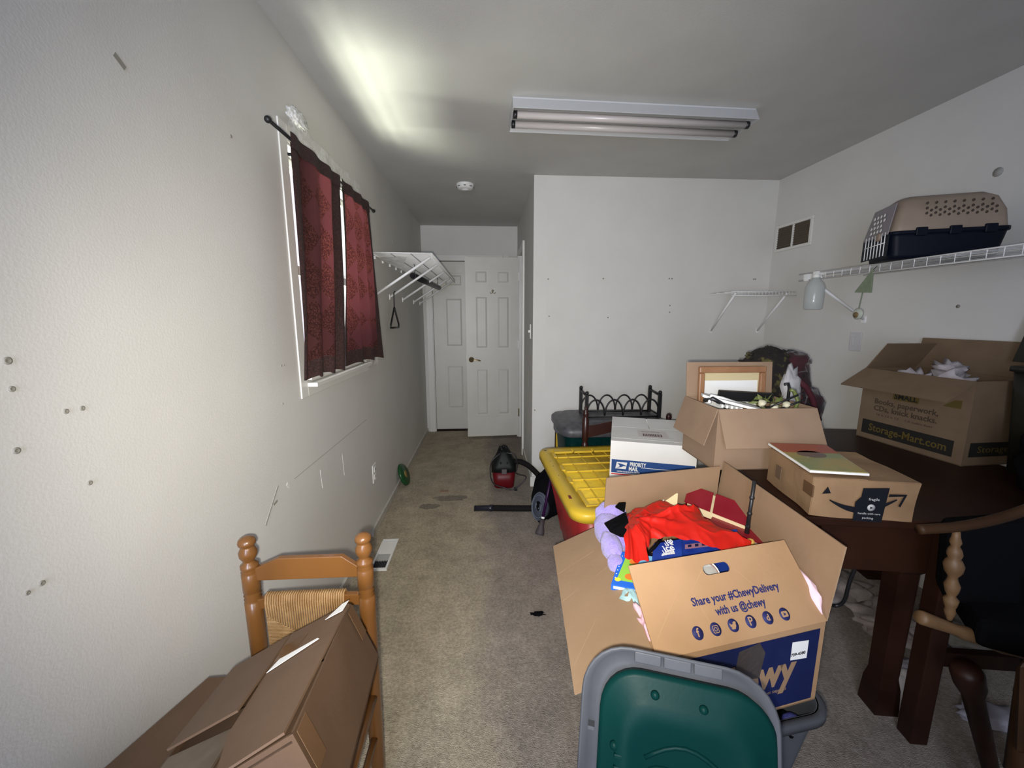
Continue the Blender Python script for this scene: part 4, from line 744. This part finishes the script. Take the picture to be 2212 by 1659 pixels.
MB().tube([c2+lu*(-.07+.14*t_)-ld*(GH/2-.135+.03*math.sin(math.pi*t_))+ln*.036 for t_ in [i/8 for i in range(9)]],.004,6).build('embossed_rib',TEAL,gg)
for x_,y_ in ((-.055,GH/2-.03),(.03,GH/2-.036),(-.125,GH/2-.13),(.125,GH/2-.16),(-.10,GH/2-.09)): MB().lathe(c2+lu*x_-ld*y_+ln*.032,ln,[(.008,0),(.008,.004),(.005,.008),(0,.009)],14).build('moulded_stud',TEAL,gg)
for k in range(3): MB().frame(c2-lu*(GW/2-.028)-ld*(GH/2-.14-k*.02)+ln*.033,lu*.016,ld*.008,ln*.008).build('moulded_tab',TEAL,gg,bevel=.002)

# ---------------------------------------------------------------- yellow lidded tote, white mail box, green tote, rack
yr=.048; yt=thing('yellow_lidded_tote','red storage tote with a dusty yellow ribbed lid, beside the hall','tote',(.64,2.07,0))
YC0=V((.635,2.06,0)); cY,sY=math.cos(yr),math.sin(yr); yR=lambda x,y,z:V((YC0.x+cY*x+sY*-y*1,YC0.y+sY*x+cY*y,z))
YHW,YHH,YZ=.295,.460,.55
ring=lambda a,b,r,z:[yR(x,y,z) for x,y in rrect(a,b,r,7)]
MB().ringwalk([ring(YHW-.145,YHH-.135,.05,0),ring(YHW-.14,YHH-.13,.06,.012),ring(YHW-.040,YHH-.030,.07,YZ-.045)]).build('body',RED,yt)
for b_ in (-.30,-.1,.1,.3): MB().hexa([yR(-YHW+.131,b_-.012,.05),yR(-YHW+.131,b_+.012,.05),yR(-YHW+.15,b_+.012,.05),yR(-YHW+.15,b_-.012,.05),yR(-YHW+.046,b_-.012,.48),yR(-YHW+.046,b_+.012,.48),yR(-YHW+.07,b_+.012,.48),yR(-YHW+.07,b_-.012,.48)]).build('side_rib',RED,yt)
ly=MB().ringwalk([ring(YHW-.02,YHH-.02,.07,YZ-.045),ring(YHW,YHH,.085,YZ-.045),ring(YHW,YHH,.085,YZ-.012),ring(YHW-.008,YHH-.008,.08,YZ),ring(YHW-.075,YHH-.085,.05,YZ),ring(YHW-.078,YHH-.088,.05,YZ-.010)],caps=False).build('lid_rim',YEL,yt)
MB().ringwalk([ring(YHW-.076,YHH-.086,.05,YZ-.016),ring(YHW-.076,YHH-.086,.05,YZ-.010)]).build('lid_panel',YELD,yt)
def yb(a0,a1,b0,b1,z0,z1,nm,mm,p=None): return MB().hexa([yR(a,b,z) for z in (z0,z1) for a,b in ((a0,b0),(a1,b0),(a1,b1),(a0,b1))]).build(nm,mm,p or yt,bevel=.002)
for k in range(6): b=-.30+k*.115; yb(-.20,.20,b-.005,b+.005,YZ-.010,YZ-.001,'lid_rib',YEL)
for k in range(4): a=-.135+k*.085; yb(a-.004,a+.004,-.37,.37,YZ-.010,YZ-.004,'lid_rib',YELD)
for k in range(3): yb(-.205+k*.13,-.088+k*.13,.345,.395,YZ-.008,YZ+.006,'raised_block',YEL)
for b0 in (.26,.05,-.12): yb(-.225,-.205,b0,b0+.07,YZ-.008,YZ+.004,'raised_block',YEL)
yb(-.215,-.196,-.37,-.22,YZ-.008,YZ+.004,'raised_block',YEL); yb(-.215,-.09,-.385,-.368,YZ-.008,YZ+.004,'raised_block',YEL)
HR=mat('hole_red',(.16,.02,.015),.6)
yb(-.272,-.258,-.30,-.262,YZ-.001,YZ+.0008,'lid_slot',HR); yb(-.19,-.145,-.438,-.426,YZ-.001,YZ+.0008,'lid_slot',HR); yb(-.262,-.245,.39,.405,YZ-.001,YZ+.0008,'lid_slot',BLACKP)
for b in (.2,.12,-.02): yb(-.262,-.256,b,b+.007,YZ-.001,YZ+.0008,'lid_hole',BLACKP)
# white mail box
wt=thing('white_mail_box','white postal box with a blue band, on the yellow lidded tote','box',(.9,2.0,YZ+.006))
wo=V((.615,1.90,YZ+.006)); wu=V((.384,-.128,0)); wv=V((.160,.485,0)); WH=.225
wp=lambda a,b,z:wo+wu*a+wv*b+V((0,0,z)); WB=mat('white_carton',(.74,.73,.72),.6,(.78,.77,.76),6)
for c in (((0,0),(1,0)),((1,0),(1,1)),((1,1),(0,1)),((0,1),(0,0))): (a,b),(e,f)=c; MB().slab([wp(a,b,0),wp(e,f,0),wp(e,f,WH),wp(a,b,WH)],-.004).build('side_panel',WB,wt)
MB().slab([wp(.01,.01,0),wp(.99,.01,0),wp(.99,.99,0),wp(.01,.99,0)],.004).build('bottom_panel',WB,wt)
MB().slab([wp(0,0,WH),wp(1,0,WH),wp(1,.56,WH-.003),wp(0,.56,WH-.003)],.004).build('top_flap',WB,wt)
MB().slab([wp(0,.57,WH-.003),wp(.50,.57,WH-.004),wp(.49,1,WH),wp(0,1,WH)],.004).build('top_flap',WB,wt); MB().slab([wp(.51,.57,WH-.004),wp(1,.57,WH-.003),wp(1,1,WH),wp(.51,1,WH)],.004).build('top_flap',WB,wt)
wn_=wu.cross(V((0,0,1))).normalized(); 
if wn_.y>0: wn_=-wn_
ws_=lambda a,z:wp(a,0,z)+wn_*.0012; UB=mat('postal_blue',(.008,.055,.22),.5); UR=mat('postal_red',(.55,.03,.05),.5)
ub=MB().slab([ws_(.02,.062),ws_(.985,.062),ws_(.985,.132),ws_(.02,.132)],.0008).build('blue_band',UB,wt); MB().slab([ws_(.02,.052),ws_(.985,.052),ws_(.985,.058),ws_(.02,.058)],.0008).build('red_line',UR,wt)
wud=wu.normalized(); w2=lambda a,z:ws_(a,z)+wn_*.0012
text('band_print','PRIORITY',w2(.335,.112),wud,(0,0,1),.028,WHITE,ub,.001,.078); text('band_print','MAIL',w2(.285,.088),wud,(0,0,1),.028,WHITE,ub,.001,.045); text('band_small_print','UNITED STATES POSTAL SERVICE',w2(.225,.070),wud,(0,0,1),.010,WHITE,ub,.0002,.11)
MB().slab([w2(.25,.098)+wud*.05,w2(.25,.098)+wud*.28,w2(.25,.1005)+wud*.28,w2(.25,.1005)+wud*.05],.0005).build('band_rule',WHITE,ub)
poly('emblem_field',[(-.027,-.017),(.024,-.017),(.030,.018),(-.021,.018)],w2(.135,.102),wud,(0,0,1),WHITE,ub)
poly('emblem_eagle',[(-.024,-.014),(-.004,-.004),(-.012,.006),(-.017,.012),(.0,.010),(.022,.003),(.027,-.002),(.012,-.002),(.001,-.008)],w2(.135,.102)+wn_*.001,wud,(0,0,1),UB,ub)
LBL=mat('shipping_label',(.66,.62,.61),.5); wl_=MB().slab([wp(.34,.17,WH+.0045),wp(.72,.17,WH+.0045),wp(.70,.47,WH+.002),wp(.34,.47,WH+.002)],.0008).build('shipping_label',LBL,wt); BR_=mat('label_brown_ink',(.10,.04,.045),.6)
random.seed(5); q=.40
while q<.64: d_=random.choice((.006,.010,.015)); MB().slab([wp(q,.23,WH+.0058),wp(q+d_,.23,WH+.0058),wp(q+d_,.32,WH+.005),wp(q,.32,WH+.005)],.0004).build('barcode_bar',BR_,wl_); q+=d_+.008
text('label_print','RETURN SERVICE',wp(.50,.40,WH+.0052),wud,wv,.012,BR_,wl_); MB().frame(wp(.02,.10,WH+.0042),wu*.96,wv*.11,V((0,0,.0008))).build('clear_tape',mat('film_tape',(.70,.69,.68),.15),wt)
# green tote with charcoal lid, against the back wall
gt=thing('green_tote','tall green storage tote with a charcoal lid against the back wall','tote',(.9,2.86,0))
GC=V((.905,2.845)); ring3=lambda a,b,r,z:[V((GC.x+x,GC.y+y,z)) for x,y in rrect(a,b,r,6)]
MB().ringwalk([ring3(.33,.17,.05,0),ring3(.335,.175,.05,.01),ring3(.375,.225,.06,.60)]).build('body',TEAL,gt)
for x_ in (-.28,-.14,0,.14,.28): MB().hexa([V((GC.x+x_*k+s_,GC.y-h_,z)) for z,k,h_ in ((.05,.9,.183),(.56,1,.228)) for s_,h_ in ((-.02,h_),(.02,h_),(.02,h_-.03),(-.02,h_-.03))]).build('side_rib',TEAL,gt,bevel=.004)
MB().ringwalk([ring3(.395,.255,.07,.585),ring3(.41,.27,.08,.595),ring3(.41,.27,.08,.635),ring3(.39,.25,.07,.655),ring3(.34,.20,.05,.66),ring3(.33,.19,.05,.675),ring3(.32,.18,.05,.678)]).build('lid',CHAR,gt)
for s_ in (-1,1): MB().frame((GC.x+s_*.395-.02,GC.y-.06,.56),(.04,0,0),(0,.12,0),(0,0,.05)).build('lid_clip',CHAR,gt,bevel=.006)
q=thing('yellow_board','narrow yellow edged board standing behind the totes','board',(.555,3.12,0))
B((.548,3.112,0),(.572,3.128,.585)).build('board',YEL,q); B((.541,3.110,0),(.548,3.130,.585)).build('dark_edge',DARKW,q); q.location=q.location
# black iron rack
rk=thing('iron_rack','black iron rack with arched wire rings on the charcoal tote lid','rack',(.95,2.84,.678))
x0,x1,ya,yb_=.70,1.235,2.745,2.925
for x_ in (x0,x1):
    for y_,zt in ((ya,.875),(yb_,.885)):
        MB().box((x_-.011,y_-.011,.679),(x_+.011,y_+.011,zt-.02)).build('post',BLACKM,rk); MB().blob((x_,y_,zt-.01),.014,0,1,2).build('post_ball',BLACKM,rk)
    MB().tube([(x_,ya,.845),(x_,yb_,.855)],.009,8).build('end_rail',BLACKM,rk); MB().tube([(x_,ya,.70),(x_,yb_,.70)],.007,8).build('end_rail',BLACKM,rk)
for y_ in (ya,yb_):
    MB().tube([(x0,y_,.688),(x1,y_,.688)],.007,8).build('base_rail',BLACKM,rk)
    for k in range(4):
        cx=x0+.067+k*.134+(0 if y_==yb_ else .0); MB().tube([(cx+.066*math.cos(math.pi*t_/12),y_,.70+.115*math.sin(math.pi*t_/12)) for t_ in range(13)],.006,8).build('arch',BLACKM,rk)
# turned post of a dark stool in front of the tote
ps_=thing('turned_post','dark red turned wooden chair post in front of the green tote','chair post',(.66,2.50,0))
MR=mat('mahogany',(.024,.005,.004),.35,(.034,.008,.006),12)
MB().lathe((.648,2.553,0),(0,0,1),[(.016,0),(.016,.3),(.021,.45),(.021,.56),(.015,.57),(.022,.585),(.022,.73),(.014,.74),(.021,.755),(.019,.775),(.009,.79),(.012,.80),(.010,.812),(0,.816)],16).build('post',MR,ps_)
MB().slab([(.66,2.551,.60),(.84,2.551,.64),(.90,2.551,.72),(.86,2.551,.72),(.66,2.551,.68)],.012).build('crest_rail',MR,ps_)
MB().lathe((1.22,2.555,0),(0,0,1),[(.016,0),(.016,.3),(.021,.5),(.021,.70),(.015,.71),(.019,.73),(.016,.75),(0,.76)],14).build('post',MR,ps_)
MB().tube([(.648,2.553,.30),(1.22,2.555,.30)],.010,8).build('rung',MR,ps_)

# ---------------------------------------------------------------- vacuum, backpack, cane
vc=thing('shop_vacuum','small red and black wet-dry vacuum with its hose, in the hall mouth','vacuum',(.125,3.165,0))
vx,vy=.122,3.18
MB().ringwalk([[V((vx+x,vy+y,z)) for x,y in rrect(hw,hh,r,6)] for z,hw,hh,r in ((0,.075,.07,.03),(.008,.083,.078,.04),(.15,.097,.09,.05))]).build('tank',VRED,vc)
VK=mat('vacuum_black',(.005,.006,.006),.5,(.009,.010,.009),14,spec=.2)
MB().ringwalk([[V((vx+x,vy+y,z)) for x,y in rrect(hw,hh,r,6)] for z,hw,hh,r in ((.145,.102,.095,.05),(.185,.102,.095,.05),(.20,.095,.09,.05),(.235,.082,.078,.05),(.262,.066,.065,.045),(.30,.052,.05,.04),(.312,.04,.04,.03))]).build('motor_head',VK,vc)
MB().tube([(vx-.045,vy,.285),(vx-.03,vy,.335),(vx+.02,vy,.335),(vx+.04,vy,.285)],.012,8).build('carry_handle',VK,vc); MB().lathe((vx,vy-.02,.32),(0,0,1),[(.012,0),(.012,.035),(.008,.04),(0,.041)],10).build('cord_post',VK,vc)
for a in range(10): an=a*.6283; MB().box((vx+.088*math.cos(an)-.006,vy+.083*math.sin(an)-.006,.205),(vx+.088*math.cos(an)+.006,vy+.083*math.sin(an)+.006,.232)).build('cooling_fin',VK,vc)
for s_ in (-1,1): MB().box((vx+s_*.098-.006,vy-.02,.12),(vx+s_*.098+.006,vy+.02,.18)).build('latch',VK,vc)
B((vx-.02,vy-.096,.135),(vx+.02,vy-.088,.175)).build('front_latch',mat('grey_latch',(.10,.09,.09),.4),vc)
cordp=[(vx-.03,vy-.06,.30),(vx-.10,vy-.08,.24),(vx-.115,vy-.09,.15),(vx-.09,vy-.10,.06),(vx,vy-.105,.02),(vx+.08,vy-.12,.012),(vx+.18,vy-.10,.10),(vx+.12,vy-.05,.11),(vx+.09,vy-.08,.14)]
def smooth(pts,n=8):
    p=[V(q) for q in pts]; out=[]
    for i in range(len(p)-1):
        a,b,c,d=p[max(i-1,0)],p[i],p[i+1],p[min(i+2,len(p)-1)]
        for j in range(n):
            t=j/n; out.append(.5*((2*b)+(c-a)*t+(2*a-5*b+4*c-d)*t*t+(3*b-a-3*c+d)*t**3))
    return out+[p[-1]]
MB().tube(smooth(cordp),.005,6).build('power_cord',BLACKP,vc); MB().tube(smooth([(vx+.02,vy-.05,.30),(vx+.09,vy-.06,.28),(vx+.11,vy-.07,.20),(vx+.10,vy-.08,.15)]),.005,6).build('power_cord',BLACKP,vc)
MB().box((vx+.08,vy-.13,.0),(vx+.105,vy-.10,.022)).build('plug',BLACKP,vc)
HOSE=mat('hose_rubber',(.010,.008,.008),.8,spec=.12)
def hose(pts,r): 
    p=smooth(pts,24); return MB().tube(p,[r*(1+.09*(i%2)) for i in range(len(p))],12)
hose([(vx+.09,vy-.03,.215),(vx+.15,vy-.05,.215),(vx+.22,vy-.10,.185),(vx+.30,vy-.20,.12),(vx+.36,vy-.32,.05),(vx+.38,vy-.43,.024),(vx+.30,vy-.475,.022),(vx+.12,vy-.475,.022),(vx-.10,vy-.455,.022)],.021).build('hose',HOSE,vc)
MB().lathe((vx-.095,vy-.455,.022),(-1,.01,0),[(.024,0),(.024,.03),(.0215,.035),(.020,.14),(.018,.14),(.018,.02)],16).build('hose_nozzle',mat('nozzle_black',(.012,.013,.022),.25),vc)
_sh=V((-.025,-.09,0)); MB.XF=lambda p:p+_sh
bp=thing('black_backpack','black backpack with a grey crest patch, slumped beside the yellow lidded tote','backpack',(.40,2.59,0))
MB().blob((.435,2.72,.16),(.115,.13,.165),.10,4,4,2).build('bag_body',BLACKF,bp)
MB().blob((.385,2.64,.10),(.055,.06,.10),.10,4,4,5).build('front_pocket',BLACKF,bp)
pn_=V((-.62,-.75,.22)).normalized(); pu=pn_.cross(V((0,0,1))).normalized()*-1; pk=pn_.cross(pu); pcn=V((.365,2.608,.13)); CR=mat('crest_grey',(.035,.042,.062),.8); CL=mat('crest_pale',(.10,.115,.15),.8)
MB().ringwalk([[pcn+pu*.062*s1*math.cos(a)+pk*.10*s1*math.sin(a)+pn_*h for a in [k*math.pi/12 for k in range(24)]] for s1,h in ((1,-.05),(1,0),(.8,.012),(.1,.016))]).build('crest_patch',CR,bp)
for rr in (.92,.78): MB().tube([pcn+pu*.062*rr*math.cos(a)+pk*.10*rr*math.sin(a)+pn_*(.008 if rr>.8 else .014) for a in [k*math.pi/14 for k in range(29)]],.003,5).build('crest_ring',CL,bp)
text('crest_letters','NJ',pcn+_sh+pn_*.0185,pu,pk,.05,CL,bp,.001)
MB().tube(smooth([(.33,2.66,.17),(.36,2.70,.27),(.42,2.74,.33),(.45,2.80,.30)]),.013,8).build('strap',BLACKF,bp); MB().tube(smooth([(.44,2.7,.32),(.455,2.69,.36),(.47,2.71,.32)]),.009,8).build('grab_loop',BLACKF,bp)
MB.XF=None
cn=thing('purple_cane','purple metal walking cane with a rubber foot, leaning on the yellow lidded tote','cane',(.32,2.37,0))
MB().tube([(.3345,2.392,.05),(.456,2.587,.47)],.0105,10).build('shaft',PURP,cn)
MB().lathe((.321,2.370,0.006),(.29,.46,1),[(.028,0),(.030,.010),(.026,.03),(.017,.06),(.014,.10),(.0,.101)],18).build('rubber_foot',mat('worn_rubber',(.05,.04,.045),.7),cn)
MB().blob((.349,2.415,.100),(.0125,.0125,.012),.1,5,2).build('worn_tape',PAPER,cn)

# ---------------------------------------------------------------- chair and tilted box in the left foreground
chn=thing('ladderback_chair','honey pine ladder-back chair with woven rush panel by the left wall','chair',(-.49,.80,0))
CXL,CXR,CYB=-.637,-.338,1.0
def post(x,y,h,nm='back_post'):
    s=h/.83; pr=[(.017,0),(.020,.10),(.021,.30),(.021,.44),(.0215,.60),(.0215,.652),(.0165,.656),(.0215,.662),(.0165,.667),(.0215,.673),(.0165,.678),(.0215,.684),(.0215,.735),(.019,.738),(.0215,.742),(.019,.746),(.0215,.751),(.0215,.760),(.013,.768),(.0145,.773),(.021,.785),(.022,.797),(.016,.810),(.015,.813),(.0205,.818),(.0215,.824),(.019,.832),(.010,.838),(0,.840)]
    return MB().lathe((x,y,0),(0,0,1),[(r,z*h/.84) for r,z in pr],20).build(nm,PINE,chn)
post(CXL,CYB,.832); post(CXR,CYB,.832)
for x in (CXL,CXR): MB().lathe((x,.66,0),(0,0,1),[(.016,0),(.020,.08),(.021,.20),(.020,.30),(.022,.345),(.018,.36),(0,.362)],16).build('front_leg',PINE,chn)
xa,xb=CXL+.012,CXR-.012
MB().slab([(xa,CYB-.008,.708),(xb,CYB-.008,.708),(xb,CYB-.008,.736),(xb-.045,CYB-.008,.770),(xa+.065,CYB-.008,.770),(xa,CYB-.008,.742)],-.016).build('top_rail',PINE,chn,bevel=.002)
MB().slab([(xa,CYB-.008,.624),(xb,CYB-.008,.624),(xb,CYB-.008,.656),(xa+.05,CYB-.008,.660),(xa,CYB-.008,.652)],-.016).build('middle_rail',PINE,chn,bevel=.002)
for z,y in ((.16,.66),(.24,.66)): MB().tube([(CXL,y,z),(CXR,y,z)],.010,10).build('rung',PINE,chn)
for x in (CXL,CXR):
    MB().tube([(x,.66,.20),(x,CYB,.20)],.010,10).build('rung',PINE,chn); MB().tube([(x,.66,.335),(x,CYB,.335)],.016,12).build('seat_rail',PINE,chn)
for y in (.66,CYB): MB().tube([(CXL,y,.335),(CXR,y,.335)],.016,12).build('seat_rail',PINE,chn)
m=MB(); ns=34; ra,rb=CXL+.035,CXR-.055; cxm=(ra+rb)/2; RZ0,RZ1=.44,.663
def strand(pts,r): m.tube(pts,r,5,False)
for k in range(ns):
    x=ra+(rb-ra)*(k+.5)/ns; dz=min(abs(x-ra),abs(rb-x))
    zb=RZ1-.055-.55*dz*1.2
    strand([(x,CYB+.012,.60),(x,CYB+.013,.652),(x,CYB+.004,RZ1+.003),(x,CYB-.010,RZ1+.001),(x,CYB-.0145,.645),(x,CYB-.0125,max(RZ0,zb))],.0027)
for k in range(40):
    z=RZ1-.055-.0044*k
    if z<RZ0: break
    xl=min(ra+(RZ1-.055-z)/.66,cxm); xr_=max(rb-(RZ1-.055-z)/.66,cxm)
    if xl>ra+.003: strand([(ra-.001,CYB-.006,z),(ra+.003,CYB-.012,z),(xl,CYB-.014,z)],.0025); strand([(rb+.001,CYB-.006,z),(rb-.003,CYB-.012,z),(xr_,CYB-.014,z)],.0025)
m.build('rush_panel',RUSH,chn)
m=MB()
for k in range(50):
    y=.672+k*(.315/50); m.tube([(CXL+.02,y,.352),((CXL+CXR)/2,y,.348),(CXR-.02,y,.352)],.0034,4,False)
m.build('rush_seat',RUSH,chn)
# tilted carton
bx=thing('tilted_carton','brown taped cardboard box lying tilted on the chair seat','box',(-.44,.66,.45))
T2=V((-.289,.504,.800)); T1=V((-.329,.86,.732)); T4=V((-.574,.807,.620)); BU=(T1-T2); BV=(T4-T1); BWn=BU.cross(BV).normalized()
if BWn.z<0: BWn=-BWn
BH=.145; bq=lambda a,b,h=0:T2+BU*a+BV*b+BWn*h
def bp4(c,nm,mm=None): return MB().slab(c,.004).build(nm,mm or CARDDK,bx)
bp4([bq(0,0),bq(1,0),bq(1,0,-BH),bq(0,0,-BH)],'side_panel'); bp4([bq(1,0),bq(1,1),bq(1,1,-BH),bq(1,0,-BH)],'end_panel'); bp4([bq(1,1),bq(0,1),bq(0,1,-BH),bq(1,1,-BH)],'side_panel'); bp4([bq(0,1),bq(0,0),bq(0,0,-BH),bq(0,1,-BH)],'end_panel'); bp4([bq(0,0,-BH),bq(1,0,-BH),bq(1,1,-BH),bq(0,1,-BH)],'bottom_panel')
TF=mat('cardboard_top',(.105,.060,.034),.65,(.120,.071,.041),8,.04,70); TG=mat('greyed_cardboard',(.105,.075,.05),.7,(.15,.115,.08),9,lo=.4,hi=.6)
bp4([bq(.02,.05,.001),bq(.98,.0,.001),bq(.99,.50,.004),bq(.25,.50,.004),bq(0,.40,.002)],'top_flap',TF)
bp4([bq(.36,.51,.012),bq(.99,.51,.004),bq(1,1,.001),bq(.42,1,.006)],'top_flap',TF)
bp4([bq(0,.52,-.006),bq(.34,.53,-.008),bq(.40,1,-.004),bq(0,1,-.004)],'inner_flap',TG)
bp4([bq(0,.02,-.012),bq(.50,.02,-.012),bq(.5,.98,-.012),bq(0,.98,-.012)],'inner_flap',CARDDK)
MB().slab([bq(.89,.02,.0085),bq(1.0,.0,.0085),bq(1.0,.06,.0085),bq(.90,.17,.0085)],.0008).build('shipping_label',PAPER,bx); MB().slab([bq(.68,.13,.0085),bq(.70,.15,.0085),bq(.70,.44,.0095),bq(.62,.49,.0095)],.0008).build('paper_tear',PAPER,bx)
MB().slab([bq(.72,.34,.0085),bq(.72,.49,.0085),bq(.86,.49,.0085),bq(.86,.30,.0085)],.0008).build('tape_strip',TAPE,bx)
for a in (.06,.93): 
    A=bq(a-.05,0,-.002); B2=bq(a+.05,0,-.002); nn_=(-BV).normalized()*.0046; MB().slab([A+nn_,B2+nn_,B2+nn_-BWn*.07,A+nn_-BWn*.07],.0008).build('tape_strip',TAPE,bx)
# carton beneath, seen along the wall
uc=thing('under_carton','dark brown carton wedged under the tilted box along the left wall','carton',(-.56,.70,.36))
U0=V((-.735,.33,.60)); 
lowc=[V((-.30,.68,.368)),V((-.36,.92,.368)),V((-.735,.90,.42)),V((-.735,.40,.40))]; upc=[bq(.02,.18,-BH-.006),bq(.97,.18,-BH-.006),V((-.650,.83,.575)),V((-.705,.36,.665))]
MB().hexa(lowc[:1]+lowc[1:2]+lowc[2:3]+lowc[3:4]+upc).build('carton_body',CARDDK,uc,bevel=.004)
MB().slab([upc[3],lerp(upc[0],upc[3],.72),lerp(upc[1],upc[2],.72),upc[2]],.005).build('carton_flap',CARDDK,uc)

# ---------------------------------------------------------------- armchair at the right edge and clutter under the table
ac=thing('turned_armchair','turned-wood armchair with dark cushions at the right edge','armchair',(1.4,.78,0))
def beads(a,b,prof,nm,mm=LWOOD):
    a,b=V(a),V(b); L_=(b-a).length; return MB().lathe(a,b-a,[(r,t_*L_) for r,t_ in prof],14).build(nm,mm,ac)
SP=[(r_*.62,t_) for r_,t_ in [(.010,0),(.012,.03),(.016,.06),(.020,.10),(.017,.14),(.022,.18),(.026,.24),(.014,.28),(.022,.33),(.027,.40),(.018,.46),(.016,.5),(.030,.56),(.034,.63),(.026,.68),(.020,.70),(.026,.75),(.022,.80),(.014,.84),(.020,.88),(.014,.94),(.012,1)]]
beads((1.262,.90,.575),(1.232,.90,.840),SP,'arm_spindle')
beads((1.172,.90,.588),(1.50,.88,.465),[(.016,0),(.019,.02),(.018,.1),(.015,.3),(.019,.4),(.017,.6),(.02,.75),(.014,.9),(.014,1)],'turned_rail')
beads((1.478,.86,.575),(1.455,.86,.75),SP,'arm_spindle')
AW=mat('arm_wood',(.028,.012,.005),.55,(.042,.019,.007),10,spec=.2)
MB().tube(smooth([(1.13,.905,.845),(1.24,.90,.853),(1.34,.89,.880),(1.44,.87,.93),(1.52,.85,.93)]),[.013]*33,10).build('arm',AW,ac)
MB().hexa([V(q) for q in ((1.30,.86,.52),(1.62,.80,.45),(1.75,1.0,.52),(1.40,1.0,.52),(1.30,.86,.60),(1.62,.80,.55),(1.75,1.0,.60),(1.40,1.0,.60))]).build('seat_cushion',BLACKF,ac,bevel=.02)
MB().hexa([V(q) for q in ((1.30,.945,.585),(1.66,.90,.55),(1.70,.98,.60),(1.32,1.0,.62),(1.28,.945,.83),(1.66,.90,.86),(1.70,.98,.86),(1.30,1.0,.83))]).build('back_cushion',BLACKF,ac,bevel=.02)
beads((1.335,.895,.425),(1.515,.895,0),[(.03,0),(.036,.04),(.034,.14),(.024,.22),(.022,.6),(.018,1)],'leg',DARKW); beads((1.60,.93,.50),(1.62,.93,0),[(.024,0),(.026,.5),(.018,1)],'leg',DARKW); beads((1.225,.70,.60),(1.30,.70,0),[(.03,0),(.032,.5),(.02,1)],'leg',AW)
MB().hexa([V(q) for q in ((1.20,.69,.40),(1.42,.66,.40),(1.60,.82,.40),(1.40,.84,.40),(1.15,.69,.66),(1.42,.66,.60),(1.60,.82,.52),(1.42,.84,.52))]).build('seat_block',AW,ac,bevel=.015)
CLG=mat('mixed_cloth',(.20,.17,.16),.9,(.36,.31,.30),14,.4,50)
spots=[((1.72,1.74,.05),(.16,.13,.05),CLG,'heap of crumpled grey-pink cloth on the floor by the right wall'),((1.80,1.48,.045),(.14,.11,.045),CLG,'crumpled beige cloth on the floor under the table centre'),((2.05,1.40,.06),(.12,.12,.06),mat('olive_cloth',(.15,.14,.12),.9,(.27,.25,.22),12,.3,50),'olive grey cloth heap against the right wall under the table')]
for i,(c,r,mm,lb_) in enumerate(spots): q=MB().blob(c,r,.35,6,4,i+11).build('crumpled_cloth',mm); tag(q,lb_,'cloth','cloths on the floor under the table')
x=MB().blob((1.475,1.150,.070),(.05,.035,.07),.22,7,3,4).build('white_bag',mat('white_bag',(.50,.47,.50),.6)); tag(x,'white plastic bag on the floor between the two front table legs','bag')
x=MB().blob((1.63,1.30,.012),(.09,.05,.012),.3,6,3,6).build('flat_paper',mat('lilac_paper',(.40,.37,.42),.7)); tag(x,'flattened pale paper on the carpet right of the table legs','paper')
x=MB().blob((1.76,1.09,.012),(.10,.05,.014),.3,6,3,2).build('torn_paper',mat('lilac_grey_paper',(.33,.31,.35),.7)); tag(x,'pale torn paper scrap on the carpet near the armchair leg','paper')
x=thing('black_cable','black cable looped down from the table apron to the floor','cable',(1.3,1.3,0))
MB().tube(smooth([(1.30,1.20,.58),(1.315,1.24,.45),(1.345,1.28,.33),(1.33,1.30,.295),(1.28,1.30,.315),(1.27,1.38,.20),(1.35,1.50,.03),(1.45,1.55,.008)]),.006,8).build('cable',BLACKP,x); MB().box((1.44,1.535,.0),(1.48,1.565,.02)).build('plug',BLACKP,x)
x=tag(MB().blob((.226,1.675,.006),(.028,.012,.007),.6,12,3,1).build('black_lint',BLACKF),'small black tuft of lint on the carpet','lint')
x=tag(B((-.40,3.06,0),(-.335,3.10,.004)).build('tan_scrap',CARDIN),'small tan scrap of paper on the carpet near the left wall','scrap')
x=tag(MB().slab([(-.245,.86,.002),(-.12,.92,.002),(-.16,1.02,.002),(-.27,1.0,.002)],.005).build('cardboard_scrap',CARDIN),'flat tan cardboard scrap on the carpet at the bottom edge','scrap')
# stains in the carpet
ST=mat('carpet_stain',(.19,.165,.132),.95,(.30,.268,.22),60,.8,240,spec=.1)
fl=bpy.data.objects['floor']
for cx,cy,rx,ry,s in ((-.30,2.95,.13,.05,1),(-.45,2.82,.08,.04,5)):
    MB().slab([V((cx+rx*math.cos(a)*(1+.5*noise.noise(V((math.cos(a)*2,math.sin(a)*2,s)))),cy+ry*math.sin(a)*(1+.5*noise.noise(V((math.cos(a)*2,math.sin(a)*2,s+3)))),.0005)) for a in [k*math.pi/16 for k in range(32)]],.0008).build('stain',ST,fl)
